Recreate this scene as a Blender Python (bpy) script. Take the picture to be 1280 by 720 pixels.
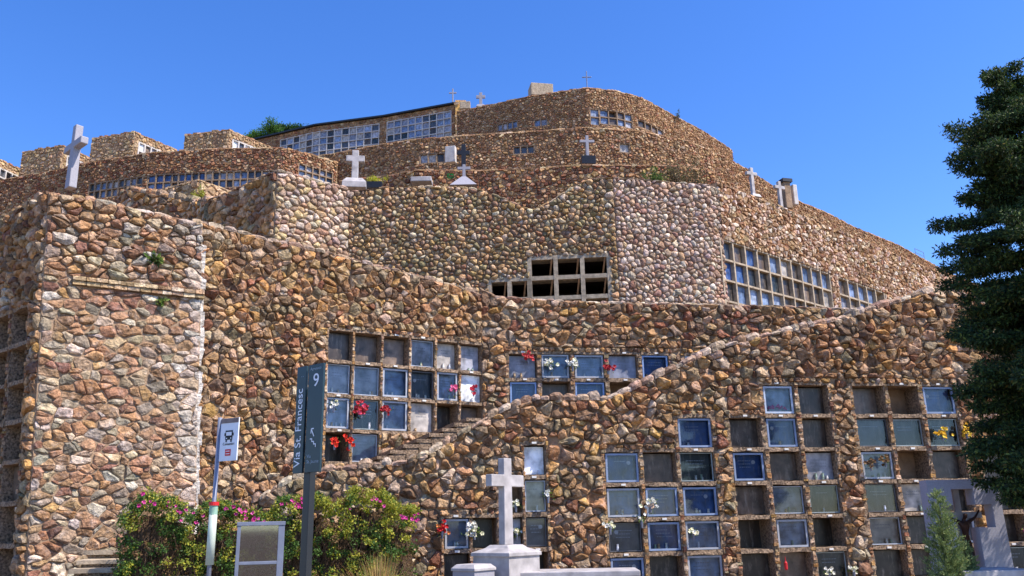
import bpy, math, random
import numpy as np
from mathutils import Vector, Matrix
R_ = math.radians
rnd = random.Random(7)
SC = bpy.context.scene
for o in list(bpy.data.objects): bpy.data.objects.remove(o)
COL = SC.collection

# ------------------------------------------------------------------ camera
F = 1050.0
ZC = 1.7
PITCH, ROLL = R_(15.7), R_(-1.2)
cam_d = bpy.data.cameras.new('camera'); cam = bpy.data.objects.new('camera', cam_d); COL.objects.link(cam)
cam_d.sensor_width = 36; cam_d.lens = 36 * F / 1280; cam_d.clip_end = 5000; cam_d.clip_start = 0.05
MROT = Matrix.Rotation(R_(90) + PITCH, 4, 'X') @ Matrix.Rotation(ROLL, 4, 'Z')
cam.matrix_world = Matrix.Translation((0, 0, ZC)) @ MROT
SC.camera = cam
CAMP = Vector((0, 0, ZC)); M3 = MROT.to_3x3()
# ------------------------------------------------------------------ light
SUN_EL, SUN_AZ = R_(54), R_(111)      # azimuth clockwise from +Y
w = bpy.data.worlds.new('World'); SC.world = w; w.use_nodes = True
nt = w.node_tree; nt.nodes.clear()
sky = nt.nodes.new('ShaderNodeTexSky'); sky.sky_type = 'NISHITA'; sky.sun_disc = False
sky.sun_elevation = SUN_EL; sky.sun_rotation = SUN_AZ
sky.air_density = 1.0; sky.dust_density = 0.3; sky.ozone_density = 4.0; sky.altitude = 100
hs = nt.nodes.new('ShaderNodeHueSaturation'); hs.inputs['Saturation'].default_value = 1.27; hs.inputs['Hue'].default_value = .514
bg = nt.nodes.new('ShaderNodeBackground'); bg.inputs[1].default_value = 0.15
wo = nt.nodes.new('ShaderNodeOutputWorld')
nt.links.new(sky.outputs[0], hs.inputs['Color']); nt.links.new(hs.outputs[0], bg.inputs[0]); nt.links.new(bg.outputs[0], wo.inputs[0])
sd = bpy.data.lights.new('sun', 'SUN'); sd.energy = 4.3; sd.angle = R_(0.53); sd.color = (1.0, 0.91, 0.80)
sun = bpy.data.objects.new('sun', sd); COL.objects.link(sun)
TOSUN = Vector((math.sin(SUN_AZ) * math.cos(SUN_EL), math.cos(SUN_AZ) * math.cos(SUN_EL), math.sin(SUN_EL)))
sun.rotation_euler = TOSUN.to_track_quat('Z', 'Y').to_euler(); sun.location = (20, -20, 60)
SC.view_settings.view_transform = 'Standard'; SC.view_settings.look = 'None'
SC.view_settings.exposure = 0.88; SC.view_settings.gamma = 1.0

# ------------------------------------------------------------------ helpers
def ray(px, py):
    return (M3 @ Vector(((px - 640) / F, -(py - 360) / F, -1))).normalized()
def atY(px, py, Y):
    d = ray(px, py); return CAMP + d * (Y / d.y)
def atZ(px, py, z):
    d = ray(px, py); return CAMP + d * ((z - ZC) / d.z)

def srgb(r, g, b):
    f = lambda c: (c / 255 / 12.92) if c / 255 <= .04045 else ((c / 255 + .055) / 1.055) ** 2.4
    return (f(r), f(g), f(b))

def mat(name, col=(.5, .5, .5), rough=.8, metal=0, attr=False, objcol=False, nscale=8, namp=.25, bump=.0, bscale=20, spec=.3, coat=0, detail=4):
    m = bpy.data.materials.new(name); m.use_nodes = True
    n = m.node_tree; b = n.nodes['Principled BSDF']; L = n.links.new
    b.inputs['Roughness'].default_value = rough; b.inputs['Metallic'].default_value = metal
    b.inputs['Specular IOR Level'].default_value = spec; b.inputs['Coat Weight'].default_value = coat
    tc = n.nodes.new('ShaderNodeNewGeometry')
    no = n.nodes.new('ShaderNodeTexNoise'); no.inputs['Scale'].default_value = nscale; no.inputs['Detail'].default_value = detail
    L(tc.outputs['Position'], no.inputs['Vector'])
    mr = n.nodes.new('ShaderNodeMapRange'); mr.inputs[1].default_value = .3; mr.inputs[2].default_value = .7
    mr.inputs[3].default_value = 1 - namp; mr.inputs[4].default_value = 1 + namp
    L(no.outputs['Fac'], mr.inputs[0])
    mx = n.nodes.new('ShaderNodeMix'); mx.data_type = 'RGBA'; mx.blend_type = 'MULTIPLY'; mx.inputs[0].default_value = 1
    if attr:
        a = n.nodes.new('ShaderNodeAttribute'); a.attribute_name = 'tint'; L(a.outputs['Color'], mx.inputs[6])
    elif objcol:
        a = n.nodes.new('ShaderNodeObjectInfo'); L(a.outputs['Color'], mx.inputs[6])
    else: mx.inputs[6].default_value = (*col, 1)
    L(mr.outputs[0], mx.inputs[7]); L(mx.outputs[2], b.inputs['Base Color'])
    if bump:
        n2 = n.nodes.new('ShaderNodeTexNoise'); n2.inputs['Scale'].default_value = bscale; n2.inputs['Detail'].default_value = 6
        n2.inputs['Roughness'].default_value = .65
        L(tc.outputs['Position'], n2.inputs['Vector'])
        bp = n.nodes.new('ShaderNodeBump'); bp.inputs['Strength'].default_value = bump; bp.inputs['Distance'].default_value = .03
        L(n2.outputs['Fac'], bp.inputs['Height']); L(bp.outputs[0], b.inputs['Normal'])
    return m

def stone_mat(name, bump=1.0, blot=.5):
    """tinted stone with veins of a second colour and rough relief"""
    m = mat(name, attr=True, rough=.93, nscale=9, namp=blot, bump=bump, bscale=22, spec=.15, detail=6)
    n = m.node_tree; L = n.links.new; b = n.nodes['Principled BSDF']
    mul = [x for x in n.nodes if x.type == 'MIX'][0]
    geo = [x for x in n.nodes if x.type == 'NEW_GEOMETRY'][0]
    no = n.nodes.new('ShaderNodeTexNoise'); no.inputs['Scale'].default_value = 5.5; no.inputs['Detail'].default_value = 8; no.inputs['Roughness'].default_value = .7
    L(geo.outputs['Position'], no.inputs['Vector'])
    rmp = n.nodes.new('ShaderNodeMapRange'); rmp.inputs[1].default_value = .5; rmp.inputs[2].default_value = .68; rmp.inputs[4].default_value = .55
    L(no.outputs['Fac'], rmp.inputs[0])
    m2 = n.nodes.new('ShaderNodeMix'); m2.data_type = 'RGBA'
    L(rmp.outputs[0], m2.inputs[0]); L(mul.outputs[2], m2.inputs[6])
    hsv = n.nodes.new('ShaderNodeHueSaturation'); hsv.inputs['Saturation'].default_value = .55; hsv.inputs['Value'].default_value = 1.35
    L(mul.outputs[2], hsv.inputs['Color']); L(hsv.outputs[0], m2.inputs[7]); L(m2.outputs[2], b.inputs['Base Color'])
    bp = [x for x in n.nodes if x.type == 'BUMP'][0]; bp.inputs['Distance'].default_value = .05
    vo = n.nodes.new('ShaderNodeTexVoronoi'); vo.inputs['Scale'].default_value = 13; L(geo.outputs['Position'], vo.inputs['Vector'])
    src = bp.inputs['Height'].links[0].from_socket; ad = n.nodes.new('ShaderNodeMath'); ad.operation = 'MULTIPLY_ADD'
    L(vo.outputs['Distance'], ad.inputs[0]); ad.inputs[1].default_value = .45; L(src, ad.inputs[2]); L(ad.outputs[0], bp.inputs['Height'])
    n3 = n.nodes.new('ShaderNodeTexNoise'); n3.inputs['Scale'].default_value = 60; n3.inputs['Detail'].default_value = 3; L(geo.outputs['Position'], n3.inputs['Vector'])
    r3 = n.nodes.new('ShaderNodeMapRange'); r3.inputs[1].default_value = .3; r3.inputs[2].default_value = .7; r3.inputs[3].default_value = .72; r3.inputs[4].default_value = 1.28; L(n3.outputs['Fac'], r3.inputs[0])
    m4 = n.nodes.new('ShaderNodeMix'); m4.data_type = 'RGBA'; m4.blend_type = 'MULTIPLY'; m4.inputs[0].default_value = 1; L(m2.outputs[2], m4.inputs[6]); L(r3.outputs[0], m4.inputs[7]); L(m4.outputs[2], b.inputs['Base Color'])
    return m

MT = {}
MT['stone'] = stone_mat('rubble_stone')
MT['stone_far'] = stone_mat('far_rubble_stone', bump=.5)
MT['mortar'] = mat('dark_joint_mortar', srgb(150, 124, 98), .95, nscale=3, namp=.4, bump=.9, bscale=14)
MT['mortar_light'] = mat('pale_joint_mortar', srgb(150, 126, 102), .95, nscale=4, namp=.3, bump=.8, bscale=16)
MT['concrete'] = mat('rough_pebbled_concrete', srgb(146, 124, 102), .95, nscale=22, namp=.75, bump=1.6, bscale=26)
MT['render'] = mat('pale_cement_render', srgb(168, 152, 130), .9, nscale=6, namp=.3, bump=.6, bscale=25)
MT['obj'] = mat('slab_stone', objcol=True, rough=.35, nscale=4.5, namp=.6, spec=.5, detail=10)
_n = MT['obj'].node_tree; _b = _n.nodes['Principled BSDF']; _m = [x for x in _n.nodes if x.type == 'MIX'][0]   # chalky dust and run marks over the slabs
_w = _n.nodes.new('ShaderNodeTexNoise'); _w.inputs['Scale'].default_value = 1; _w.inputs['Detail'].default_value = 8; _w.inputs['Roughness'].default_value = .75
_g = _n.nodes.new('ShaderNodeNewGeometry'); _v = _n.nodes.new('ShaderNodeMapping'); _v.inputs['Scale'].default_value = (11, 11, 2.5)
_n.links.new(_g.outputs['Position'], _v.inputs['Vector']); _n.links.new(_v.outputs[0], _w.inputs['Vector'])
_r = _n.nodes.new('ShaderNodeMapRange'); _r.inputs[1].default_value = .52; _r.inputs[2].default_value = .72; _r.inputs[4].default_value = .55; _n.links.new(_w.outputs['Fac'], _r.inputs[0])
_x = _n.nodes.new('ShaderNodeMix'); _x.data_type = 'RGBA'; _x.inputs[7].default_value = (*srgb(165, 155, 142), 1); _n.links.new(_r.outputs[0], _x.inputs[0]); _n.links.new(_m.outputs[2], _x.inputs[6]); _n.links.new(_x.outputs[2], _b.inputs['Base Color'])
MT['objm'] = mat('painted_frame_metal', objcol=True, rough=.4, nscale=6, namp=.1, spec=.5)
MT['white'] = mat('white_lime_paint', srgb(192, 186, 180), .8, nscale=3, namp=.2, bump=.2)
MT['marble'] = mat('weathered_white_marble', srgb(168, 163, 162), .6, nscale=5, namp=.28, bump=.15, bscale=30, detail=9)
MT['greymarble'] = mat('grey_granite', srgb(150, 148, 156), .6, nscale=40, namp=.12, bump=.1, detail=6)
MT['monument'] = mat('pale_grey_granite', srgb(168, 167, 178), .6, nscale=45, namp=.12, bump=.1, detail=6)
MT['black'] = mat('black_granite', (.02, .02, .022), .3, nscale=30, namp=.3)
MT['bronze'] = mat('dark_bronze', srgb(70, 48, 40), .5, metal=.6, nscale=12, namp=.3)
MT['petal'] = mat('petals', attr=True, rough=.7, nscale=30, namp=.15)
MT['soil'] = mat('dry_earth', srgb(118, 98, 76), .97, nscale=1.2, namp=.35, bump=.8, bscale=8)
MT['paving'] = mat('pale_paving', srgb(120, 114, 106), .9, nscale=2, namp=.2, bump=.4)
MT['bark'] = mat('bark', srgb(95, 75, 58), .95, nscale=12, namp=.35, bump=1, bscale=25)
MT['steel'] = mat('galvanised_steel', srgb(128, 133, 148), .45, metal=.4, nscale=8, namp=.12)
MT['signblue'] = mat('dark_teal_sign_enamel', srgb(26, 50, 58), .4, nscale=4, namp=.14, spec=.5)
MT['signwhite'] = mat('white_sign_print', srgb(225, 228, 235), .5, nscale=5, namp=.06)
MT['signred'] = mat('red_sign_print', srgb(200, 40, 45), .5, nscale=5, namp=.06)
MT['signdark'] = mat('black_sign_print', srgb(30, 32, 38), .5, nscale=5, namp=.06)
MT['signgrey'] = mat('dim_sign_print', srgb(150, 165, 175), .5, nscale=5, namp=.06)
MT['pole'] = mat('dark_painted_post', srgb(34, 36, 38), .45, nscale=4, namp=.15, spec=.5)
MT['sleeve'] = mat('greenish_white_plastic_sleeve', srgb(190, 200, 185), .5, nscale=5, namp=.12)
MT['rust'] = mat('brown_wood_strip', srgb(165, 120, 80), .9, nscale=8, namp=.3)
MT['black_void'] = mat('niche_shade_lining', srgb(60, 50, 44), .95, nscale=6, namp=.4, bump=.5)  # shade inside the deep open niches, put into the lining colour

def leaf_mat(name, rough=.55, trans=.35):
    m = bpy.data.materials.new(name); m.use_nodes = True
    n = m.node_tree; L = n.links.new; b = n.nodes['Principled BSDF']; out = n.nodes['Material Output']
    a = n.nodes.new('ShaderNodeAttribute'); a.attribute_name = 'tint'
    no = n.nodes.new('ShaderNodeTexNoise'); no.inputs['Scale'].default_value = 25
    ge = n.nodes.new('ShaderNodeNewGeometry'); L(ge.outputs['Position'], no.inputs['Vector'])
    mr = n.nodes.new('ShaderNodeMapRange'); mr.inputs[3].default_value = .7; mr.inputs[4].default_value = 1.3; L(no.outputs['Fac'], mr.inputs[0])
    mx = n.nodes.new('ShaderNodeMix'); mx.data_type = 'RGBA'; mx.blend_type = 'MULTIPLY'; mx.inputs[0].default_value = 1
    L(a.outputs['Color'], mx.inputs[6]); L(mr.outputs[0], mx.inputs[7])
    L(mx.outputs[2], b.inputs['Base Color']); b.inputs['Roughness'].default_value = rough; b.inputs['Specular IOR Level'].default_value = .3
    tr = n.nodes.new('ShaderNodeBsdfTranslucent'); L(mx.outputs[2], tr.inputs['Color'])
    ms = n.nodes.new('ShaderNodeMixShader'); ms.inputs[0].default_value = trans
    L(b.outputs[0], ms.inputs[1]); L(tr.outputs[0], ms.inputs[2]); L(ms.outputs[0], out.inputs['Surface'])
    return m
MT['leaf'] = leaf_mat('leaves')
MT['needle'] = leaf_mat('needles', .6, .2)

def glass_mat(name, col, base=.08):
    m = bpy.data.materials.new(name); m.use_nodes = True; n = m.node_tree; L = n.links.new
    n.nodes.remove(n.nodes['Principled BSDF']); out = n.nodes['Material Output']
    t = n.nodes.new('ShaderNodeBsdfTransparent'); t.inputs[0].default_value = (*col, 1)
    g = n.nodes.new('ShaderNodeBsdfGlossy'); g.inputs['Roughness'].default_value = .04; g.inputs[0].default_value = (.9, .95, 1, 1)
    fr = n.nodes.new('ShaderNodeFresnel'); fr.inputs[0].default_value = 1.5
    ad = n.nodes.new('ShaderNodeMath'); ad.operation = 'ADD'; ad.inputs[1].default_value = base; L(fr.outputs[0], ad.inputs[0])
    ms = n.nodes.new('ShaderNodeMixShader'); L(ad.outputs[0], ms.inputs[0]); L(t.outputs[0], ms.inputs[1]); L(g.outputs[0], ms.inputs[2])
    L(ms.outputs[0], out.inputs['Surface'])
    return m
MT['glass'] = glass_mat('window_glass', (.93, .96, .98), .0)
MT['perspex'] = glass_mat('scratched_perspex', (.66, .69, .74), .1)

def link(o, parent=None):
    COL.objects.link(o)
    if parent is not None: o.parent = parent
    return o
def thing(name, label, cat, loc=(0, 0, 0), rz=0, group=None):
    o = bpy.data.objects.new(name, None); COL.objects.link(o); o.location = loc; o.rotation_euler = (0, 0, rz)
    o.empty_display_size = .1
    return tag(o, label, cat, group)
def tag(o, label, cat, group=None):
    o['label'] = label; o['category'] = cat
    if group: o['group'] = group
    if o.type == 'EMPTY' or 'wall' in o.name: o['kind'] = 'thing'
    return o

class MB:
    """mesh builder"""
    def __init__(s): s.v = []; s.f = []; s.c = []
    def add(s, vs, fs, col=None):
        k = len(s.v); s.v += [tuple(x) for x in vs]
        for f in fs: s.f.append(tuple(i + k for i in f)); s.c.append(col or (1, 1, 1))
    def box(s, c, d, rz=0, jit=0, col=None, r=rnd):
        cx, cy, cz = c; dx, dy, dz = d[0] / 2, d[1] / 2, d[2] / 2; vs = []
        ca, sa = math.cos(rz), math.sin(rz)
        for z in (-dz, dz):
            for x, y in ((-dx, -dy), (dx, -dy), (dx, dy), (-dx, dy)):
                x += r.uniform(-jit, jit); y += r.uniform(-jit, jit); zz = z + r.uniform(-jit, jit)
                vs.append((cx + x * ca - y * sa, cy + x * sa + y * ca, cz + zz))
        s.add(vs, [(0, 3, 2, 1), (4, 5, 6, 7), (0, 1, 5, 4), (1, 2, 6, 5), (2, 3, 7, 6), (3, 0, 4, 7)], col)
    def prism(s, poly, y0, y1, col=None):
        """poly of (x,z), extruded along y"""
        n = len(poly); vs = [(x, y0, z) for x, z in poly] + [(x, y1, z) for x, z in poly]
        s.add(vs, [tuple(range(n)), tuple(range(2 * n - 1, n - 1, -1))] + [(i, i + n, (i + 1) % n + n, (i + 1) % n) for i in range(n)], col)
    def tube(s, p, q, r0, r1=None, n=8, col=None, cap=True):
        p, q = Vector(p), Vector(q); r1 = r0 if r1 is None else r1
        d = (q - p).normalized(); a = d.orthogonal().normalized(); b = d.cross(a)
        vs = [p + (a * math.cos(t) + b * math.sin(t)) * r0 for t in [2 * math.pi * i / n for i in range(n)]]
        vs += [q + (a * math.cos(t) + b * math.sin(t)) * r1 for t in [2 * math.pi * i / n for i in range(n)]]
        fs = [(i, (i + 1) % n, (i + 1) % n + n, i + n) for i in range(n)]
        if cap: fs += [tuple(range(n))[::-1], tuple(range(n, 2 * n))]
        s.add(vs, fs, col)
    def lathe(s, prof, c=(0, 0, 0), n=8, sq=False, rz=0, col=None):
        """profile of (r,z); sq: square section, r = half side"""
        if sq: n = 4
        vs = []
        for r, z in prof:
            for i in range(n):
                t = 2 * math.pi * i / n + (math.pi / 4 if sq else 0) + rz; k = r * (math.sqrt(2) if sq else 1)
                vs.append((c[0] + k * math.cos(t), c[1] + k * math.sin(t), c[2] + z))
        fs = []
        for j in range(len(prof) - 1):
            for i in range(n): fs.append((j * n + i, j * n + (i + 1) % n, (j + 1) * n + (i + 1) % n, (j + 1) * n + i))
        fs += [tuple(range(n))[::-1], tuple(range((len(prof) - 1) * n, len(prof) * n))]
        s.add(vs, fs, col)
    def build(s, name, m, parent=None, origin=None, smooth=False, tint=False, stuff=False):
        me = bpy.data.meshes.new(name)
        v = s.v if origin is None else [(x - origin[0], y - origin[1], z - origin[2]) for x, y, z in s.v]
        me.from_pydata(v, [], s.f)
        if tint:
            a = me.attributes.new('tint', 'FLOAT_COLOR', 'FACE')
            a.data.foreach_set('color', np.array([(c[0], c[1], c[2], 1) for c in s.c], 'f').ravel())
        if smooth: me.polygons.foreach_set('use_smooth', [True] * len(me.polygons))
        me.materials.append(MT[m] if isinstance(m, str) else m)
        o = bpy.data.objects.new(name, me)
        if origin is not None: o.location = origin
        if stuff: o['kind'] = 'stuff'
        return link(o, parent)
def bevel(o, w=.01, seg=2):
    b = o.modifiers.new('bevel', 'BEVEL'); b.width = w; b.segments = seg; b.limit_method = 'ANGLE'; return o

# ------------------------------------------------------------------ walls
def clip(poly, a, b, c):
    """keep a*x+b*y<=c"""
    out = []; n = len(poly)
    for i in range(n):
        p, q = poly[i], poly[(i + 1) % n]; dp = a * p[0] + b * p[1] - c; dq = a * q[0] + b * q[1] - c
        if dp <= 0: out.append(p)
        if (dp < 0 < dq) or (dq < 0 < dp):
            t = dp / (dp - dq); out.append((p[0] + t * (q[0] - p[0]), p[1] + t * (q[1] - p[1])))
    return out

def pick(pal, r):
    t = sum(p[3] for p in pal) * r.random()
    for p in pal:
        t -= p[3]
        if t <= 0: break
    W_ = sum(p_[3] for p_ in pal); av = [sum(srgb(*p_[:3])[i] * p_[3] for p_ in pal) / W_ for i in range(3)]
    c = srgb(*p[:3]); c = tuple(x * .85 + a * .15 for x, a in zip(c, av)); k = r.uniform(.62, 1.1); return tuple(min(.8, x * k * r.uniform(.94, 1.06)) for x in c)

PAL_NEAR = [(182, 142, 100, 7), (164, 120, 82, 6), (150, 132, 106, 5), (190, 160, 128, 4), (142, 92, 68, 1.6), (190, 144, 86, 3.5), (172, 138, 106, 4), (118, 92, 74, 4), (198, 176, 150, 2)]
PAL_PINK = [(204, 176, 152, 5), (190, 156, 130, 4), (220, 200, 180, 5), (176, 154, 142, 4), (186, 150, 116, 2), (156, 116, 98, 2)]
PAL_OLIVE = [(198, 160, 116, 5), (184, 148, 98, 5), (206, 176, 138, 4), (150, 120, 96, 3), (152, 104, 80, 1), (204, 186, 160, 2), (156, 138, 102, 3)]
PAL_MASON = [(184, 144, 108, 7), (162, 122, 92, 7), (194, 170, 140, 5), (176, 130, 94, 3), (158, 146, 126, 5), (186, 144, 94, 1.6), (200, 186, 168, 3), (142, 98, 82, 2)]
PAL_RED = [(140, 88, 64, 5), (158, 110, 78, 4), (140, 104, 78, 3), (190, 144, 104, 3), (120, 76, 58, 2)]
PAL_FAR = [(172, 134, 96, 5), (154, 116, 82, 5), (184, 150, 112, 4), (134, 102, 76, 4), (194, 168, 134, 2), (150, 100, 74, 1.5)]
PAL_BLOCK = [(186, 156, 118, 5), (168, 136, 100, 4), (196, 168, 132, 3)]

class Wall:
    def __init__(s, name, label, path, top, zb, thick=.55, cat='wall', group=None, shear=None, parent=None):
        """path: list of xy left to right seen from the front; top: list of (s,z) or world points"""
        s.path = [Vector((p[0], p[1])) for p in path]; s.S = [0]
        for a, b in zip(s.path, s.path[1:]): s.S.append(s.S[-1] + (b - a).length)
        s.len = s.S[-1]; s.zb = zb; s.thick = thick; s.bays = []; s.courses = []; s.shear = shear
        seg = []
        for a, b in zip(s.path, s.path[1:]): d = (b - a).normalized(); seg.append(Vector((d.y, -d.x)))
        s.nv = [seg[0]] + [((a + b).normalized()) for a, b in zip(seg, seg[1:])] + [seg[-1]]; s.seg = seg
        s.top = [(0, top)] if isinstance(top, (int, float)) else None
        if s.top is None: s.top = sorted([s.px(*t) if len(t) == 2 else s.hit(t) for t in top])
        s.root = parent or thing(name, label, cat, (s.path[0].x, s.path[0].y, zb), 0, group)
        s.base = Vector((s.path[0].x, s.path[0].y, zb)) if parent is None else Vector(parent.location)
        s.seed = random.Random(len(bpy.data.objects))
    def idx(s, q):
        for i in range(len(s.S) - 2):
            if q < s.S[i + 1]: return i
        return len(s.S) - 2
    def nrm(s, q):
        i = s.idx(q); t = min(1, max(0, (q - s.S[i]) / (s.S[i + 1] - s.S[i]))); n = s.nv[i].lerp(s.nv[i + 1], t); return n.normalized()
    def P(s, q, z, o=0):
        i = s.idx(q); t = (q - s.S[i]) / (s.S[i + 1] - s.S[i]); p = s.path[i] + (s.path[i + 1] - s.path[i]) * t; n = s.nrm(q)
        x = p.x + n.x * o
        if s.shear: x += s.shear(q) * (8.3 - z)
        return Vector((x, p.y + n.y * o, z))
    def zt(s, q):
        T = s.top
        if q <= T[0][0]: return T[0][1]
        for a, b in zip(T, T[1:]):
            if q <= b[0]: return a[1] + (b[1] - a[1]) * (q - a[0]) / max(1e-6, b[0] - a[0])
        return T[-1][1]
    def px(s, px, py):
        d = ray(px, py); best = None
        for i, (a, b) in enumerate(zip(s.path, s.path[1:])):
            e = b - a; det = d.x * (-e.y) + d.y * e.x
            if abs(det) < 1e-9: continue
            t = (a.x * (-e.y) + a.y * e.x) / det
            u = (d.x * a.y - d.y * a.x) / det
            u = -u if False else ((d.x * t - a.x) * e.x + (d.y * t - a.y) * e.y) / e.length_squared
            lo = -9 if i == 0 else -1e-4; hi = 9 if i == len(s.path) - 2 else 1.0001
            if t > 0 and lo <= u <= hi and (best is None or t < best[0]): best = (t, s.S[i] + u * e.length, ZC + d.z * t)
        return (best[1], best[2])
    def hit(s, p):
        best = None
        for i, (a, b) in enumerate(zip(s.path, s.path[1:])):
            e = b - a; u = (Vector((p[0], p[1])) - a).dot(e) / e.length_squared; u = min(1, max(0, u))
            dd = (a + e * u - Vector((p[0], p[1]))).length
            if best is None or dd < best[0]: best = (dd, s.S[i] + u * e.length)
        return (best[1], p[2])
    def core(s, m='mortar', ds=.35, back=True):
        br = set([0, s.len]) | set(s.S) | set(t[0] for t in s.top if 0 < t[0] < s.len)
        for b in s.bays: br |= {b[0], b[1]}
        q = 0
        while q < s.len: br.add(q); q += ds
        br = sorted(x for x in br if -1e-6 <= x <= s.len + 1e-6)
        br = [x for i, x in enumerate(br) if i == 0 or x - br[i - 1] > 1e-4]
        mb = MB(); T = s.thick
        for a, b in zip(br, br[1:]):
            mid = (a + b) / 2; holes = sorted((B[2], B[3]) for B in s.bays if B[0] - 1e-4 <= mid <= B[1] + 1e-4)
            z = s.zb; ivs = []
            for h0, h1 in holes:
                if h0 > z + 1e-4: ivs.append((z, h0))
                z = max(z, h1)
            ivs.append((z, None))
            for z0, z1 in ivs:
                za = s.zt(a) if z1 is None else z1; zb_ = s.zt(b) if z1 is None else z1
                mb.add([s.P(a, z0), s.P(b, z0), s.P(b, zb_), s.P(a, za)], [(0, 1, 2, 3)])
            ta, tb = s.zt(a), s.zt(b)
            mb.add([s.P(a, ta), s.P(b, tb), s.P(b, tb, -T), s.P(a, ta, -T)], [(0, 1, 2, 3)])
            if back: mb.add([s.P(a, s.zb, -T), s.P(b, s.zb, -T), s.P(b, tb, -T), s.P(a, ta, -T)], [(3, 2, 1, 0)])
        for q in (0, s.len):
            mb.add([s.P(q, s.zb), s.P(q, s.zt(q)), s.P(q, s.zt(q), -T), s.P(q, s.zb, -T)], [(0, 1, 2, 3)])
        o = mb.build('mortar', m, None, s.base); o.parent = s.root; o.location = (0, 0, 0)
    def stones(s, size=.29, asp=1.25, pal=PAL_NEAR, zs=None, h=(.05, .13), gap=.02, n_own=300, drop=.14, tilt=.6, smooth=False, matn='stone', jit=.46, wvar=.32, s0=0, s1=None, tintf=None, hf=None, detail=True, zmax=None):
        r = s.seed; zs = s.zb if zs is None else zs; s1 = s.len if s1 is None else s1
        ztmax = max(t[1] for t in s.top)
        if zmax: ztmax = min(ztmax, zmax)
        nx = int((s1 - s0) / asp / size) + 3; nz = int((ztmax - zs) / size) + 3
        G = {}
        for i in range(-1, nx):
            for k in range(-1, nz):
                if r.random() < drop: continue
                x = (i + .5 + (.5 if k % 2 else 0) + r.uniform(-jit, jit)) * size; z = zs + (k + .5 + r.uniform(-jit, jit)) * size
                q = s0 + x * asp
                if q < s0 or q > s1 or z < zs or z > (min(s.zt(q), zmax) if zmax else s.zt(q)) - .03: continue
                if any(B[0] <= q <= B[1] and B[2] <= z <= B[3] for B in s.bays + s.courses): continue
                G.setdefault((int(x // size), int((z - zs) // size)), []).append((x, z, r.uniform(-wvar, wvar) * size * size))
        cells = []
        for (gi, gk), L in G.items():
            for (x, z, wi) in L:
                q = s0 + x * asp
                S2 = size * 2.1; poly = [(x - S2, z - S2), (x + S2, z - S2), (x + S2, z + S2), (x - S2, z + S2)]
                nb = []
                for a in range(-3, 4):
                    for b in range(-3, 4):
                        for p in G.get((gi + a, gk + b), ()):
                            d2 = (p[0] - x) ** 2 + (p[1] - z) ** 2
                            if 1e-9 < d2: nb.append((d2, p))
                nb.sort()
                for d2, p in nb[:18]:
                    ax, az = p[0] - x, p[1] - z; t = min(.8, max(.2, .5 + (wi - p[2]) / (2 * d2)))
                    poly = clip(poly, ax, az, ax * (x + ax * t) + az * (z + az * t))
                    if len(poly) < 3: break
                if len(poly) < 3: continue
                # to metric
                poly = [(s0 + u * asp, v) for u, v in poly]
                poly = clip(poly, 0, -1, -zs); poly = clip(poly, -1, 0, -s0); poly = clip(poly, 1, 0, s1)
                if zmax and zmax < s.zt(q): poly = clip(poly, 0, 1, zmax)
                else:
                    e = .08; sl = (s.zt(q + e) - s.zt(q - e)) / (2 * e); poly = clip(poly, -sl, 1, s.zt(q) - sl * q)
                for B in s.bays + s.courses:
                    if q < B[0] - size * 3 or q > B[1] + size * 3 or z < B[2] - size * 3 or z > B[3] + size * 3: continue
                    ds = [(B[0] - q, (1, 0, B[0])), (q - B[1], (-1, 0, -B[1])), (B[2] - z, (0, 1, B[2])), (z - B[3], (0, -1, -B[3]))]
                    m = max(ds, key=lambda t: t[0])[1]; poly = clip(poly, *m)
                    if len(poly) < 3: break
                if len(poly) < 3: continue
                A = 0; cx = cz = 0
                for i in range(len(poly)):
                    p, p2 = poly[i], poly[(i + 1) % len(poly)]; cr = p[0] * p2[1] - p2[0] * p[1]; A += cr; cx += (p[0] + p2[0]) * cr; cz += (p[1] + p2[1]) * cr
                A /= 2
                if abs(A) < .0035: continue
                cx /= 6 * A; cz /= 6 * A
                cells.append((abs(A), cx, cz, poly))
        for B in s.courses:      # even row of small lintel stones over the niches
            q = B[0]
            while q < B[1] - .06:
                l = min(r.uniform(.11, .24), B[1] - q); J = lambda: r.uniform(-.012, .012)
                cells.append((l * (B[3] - B[2]), q + l / 2, (B[2] + B[3]) / 2, [(q + J(), B[2] + J()), (q + l + J(), B[2] + J()), (q + l + J(), B[3] + J()), (q + J(), B[3] + J())])); q += l
        cells.sort(key=lambda c: -c[0])
        rest = MB(); cnt = 0
        for ci, (A, cx, cz, poly) in enumerate(cells):
            rad = math.sqrt(A / math.pi)
            # drop short edges
            pl = []
            for p in poly:
                if not pl or (abs(p[0] - pl[-1][0]) + abs(p[1] - pl[-1][1])) > rad * .28: pl.append(p)
            if len(pl) > 3 and (abs(pl[0][0] - pl[-1][0]) + abs(pl[0][1] - pl[-1][1])) < rad * .28: pl.pop()
            if len(pl) < 3: continue
            if len(pl) <= 5 or (smooth and detail and len(pl) <= 6):
                q2 = []
                for i in range(len(pl)):
                    a, b = pl[i], pl[(i + 1) % len(pl)]; t = .22 if not smooth else .27
                    q2.append((a[0] + (b[0] - a[0]) * t, a[1] + (b[1] - a[1]) * t)); q2.append((a[0] + (b[0] - a[0]) * (1 - t), a[1] + (b[1] - a[1]) * (1 - t)))
                pl = q2
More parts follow.
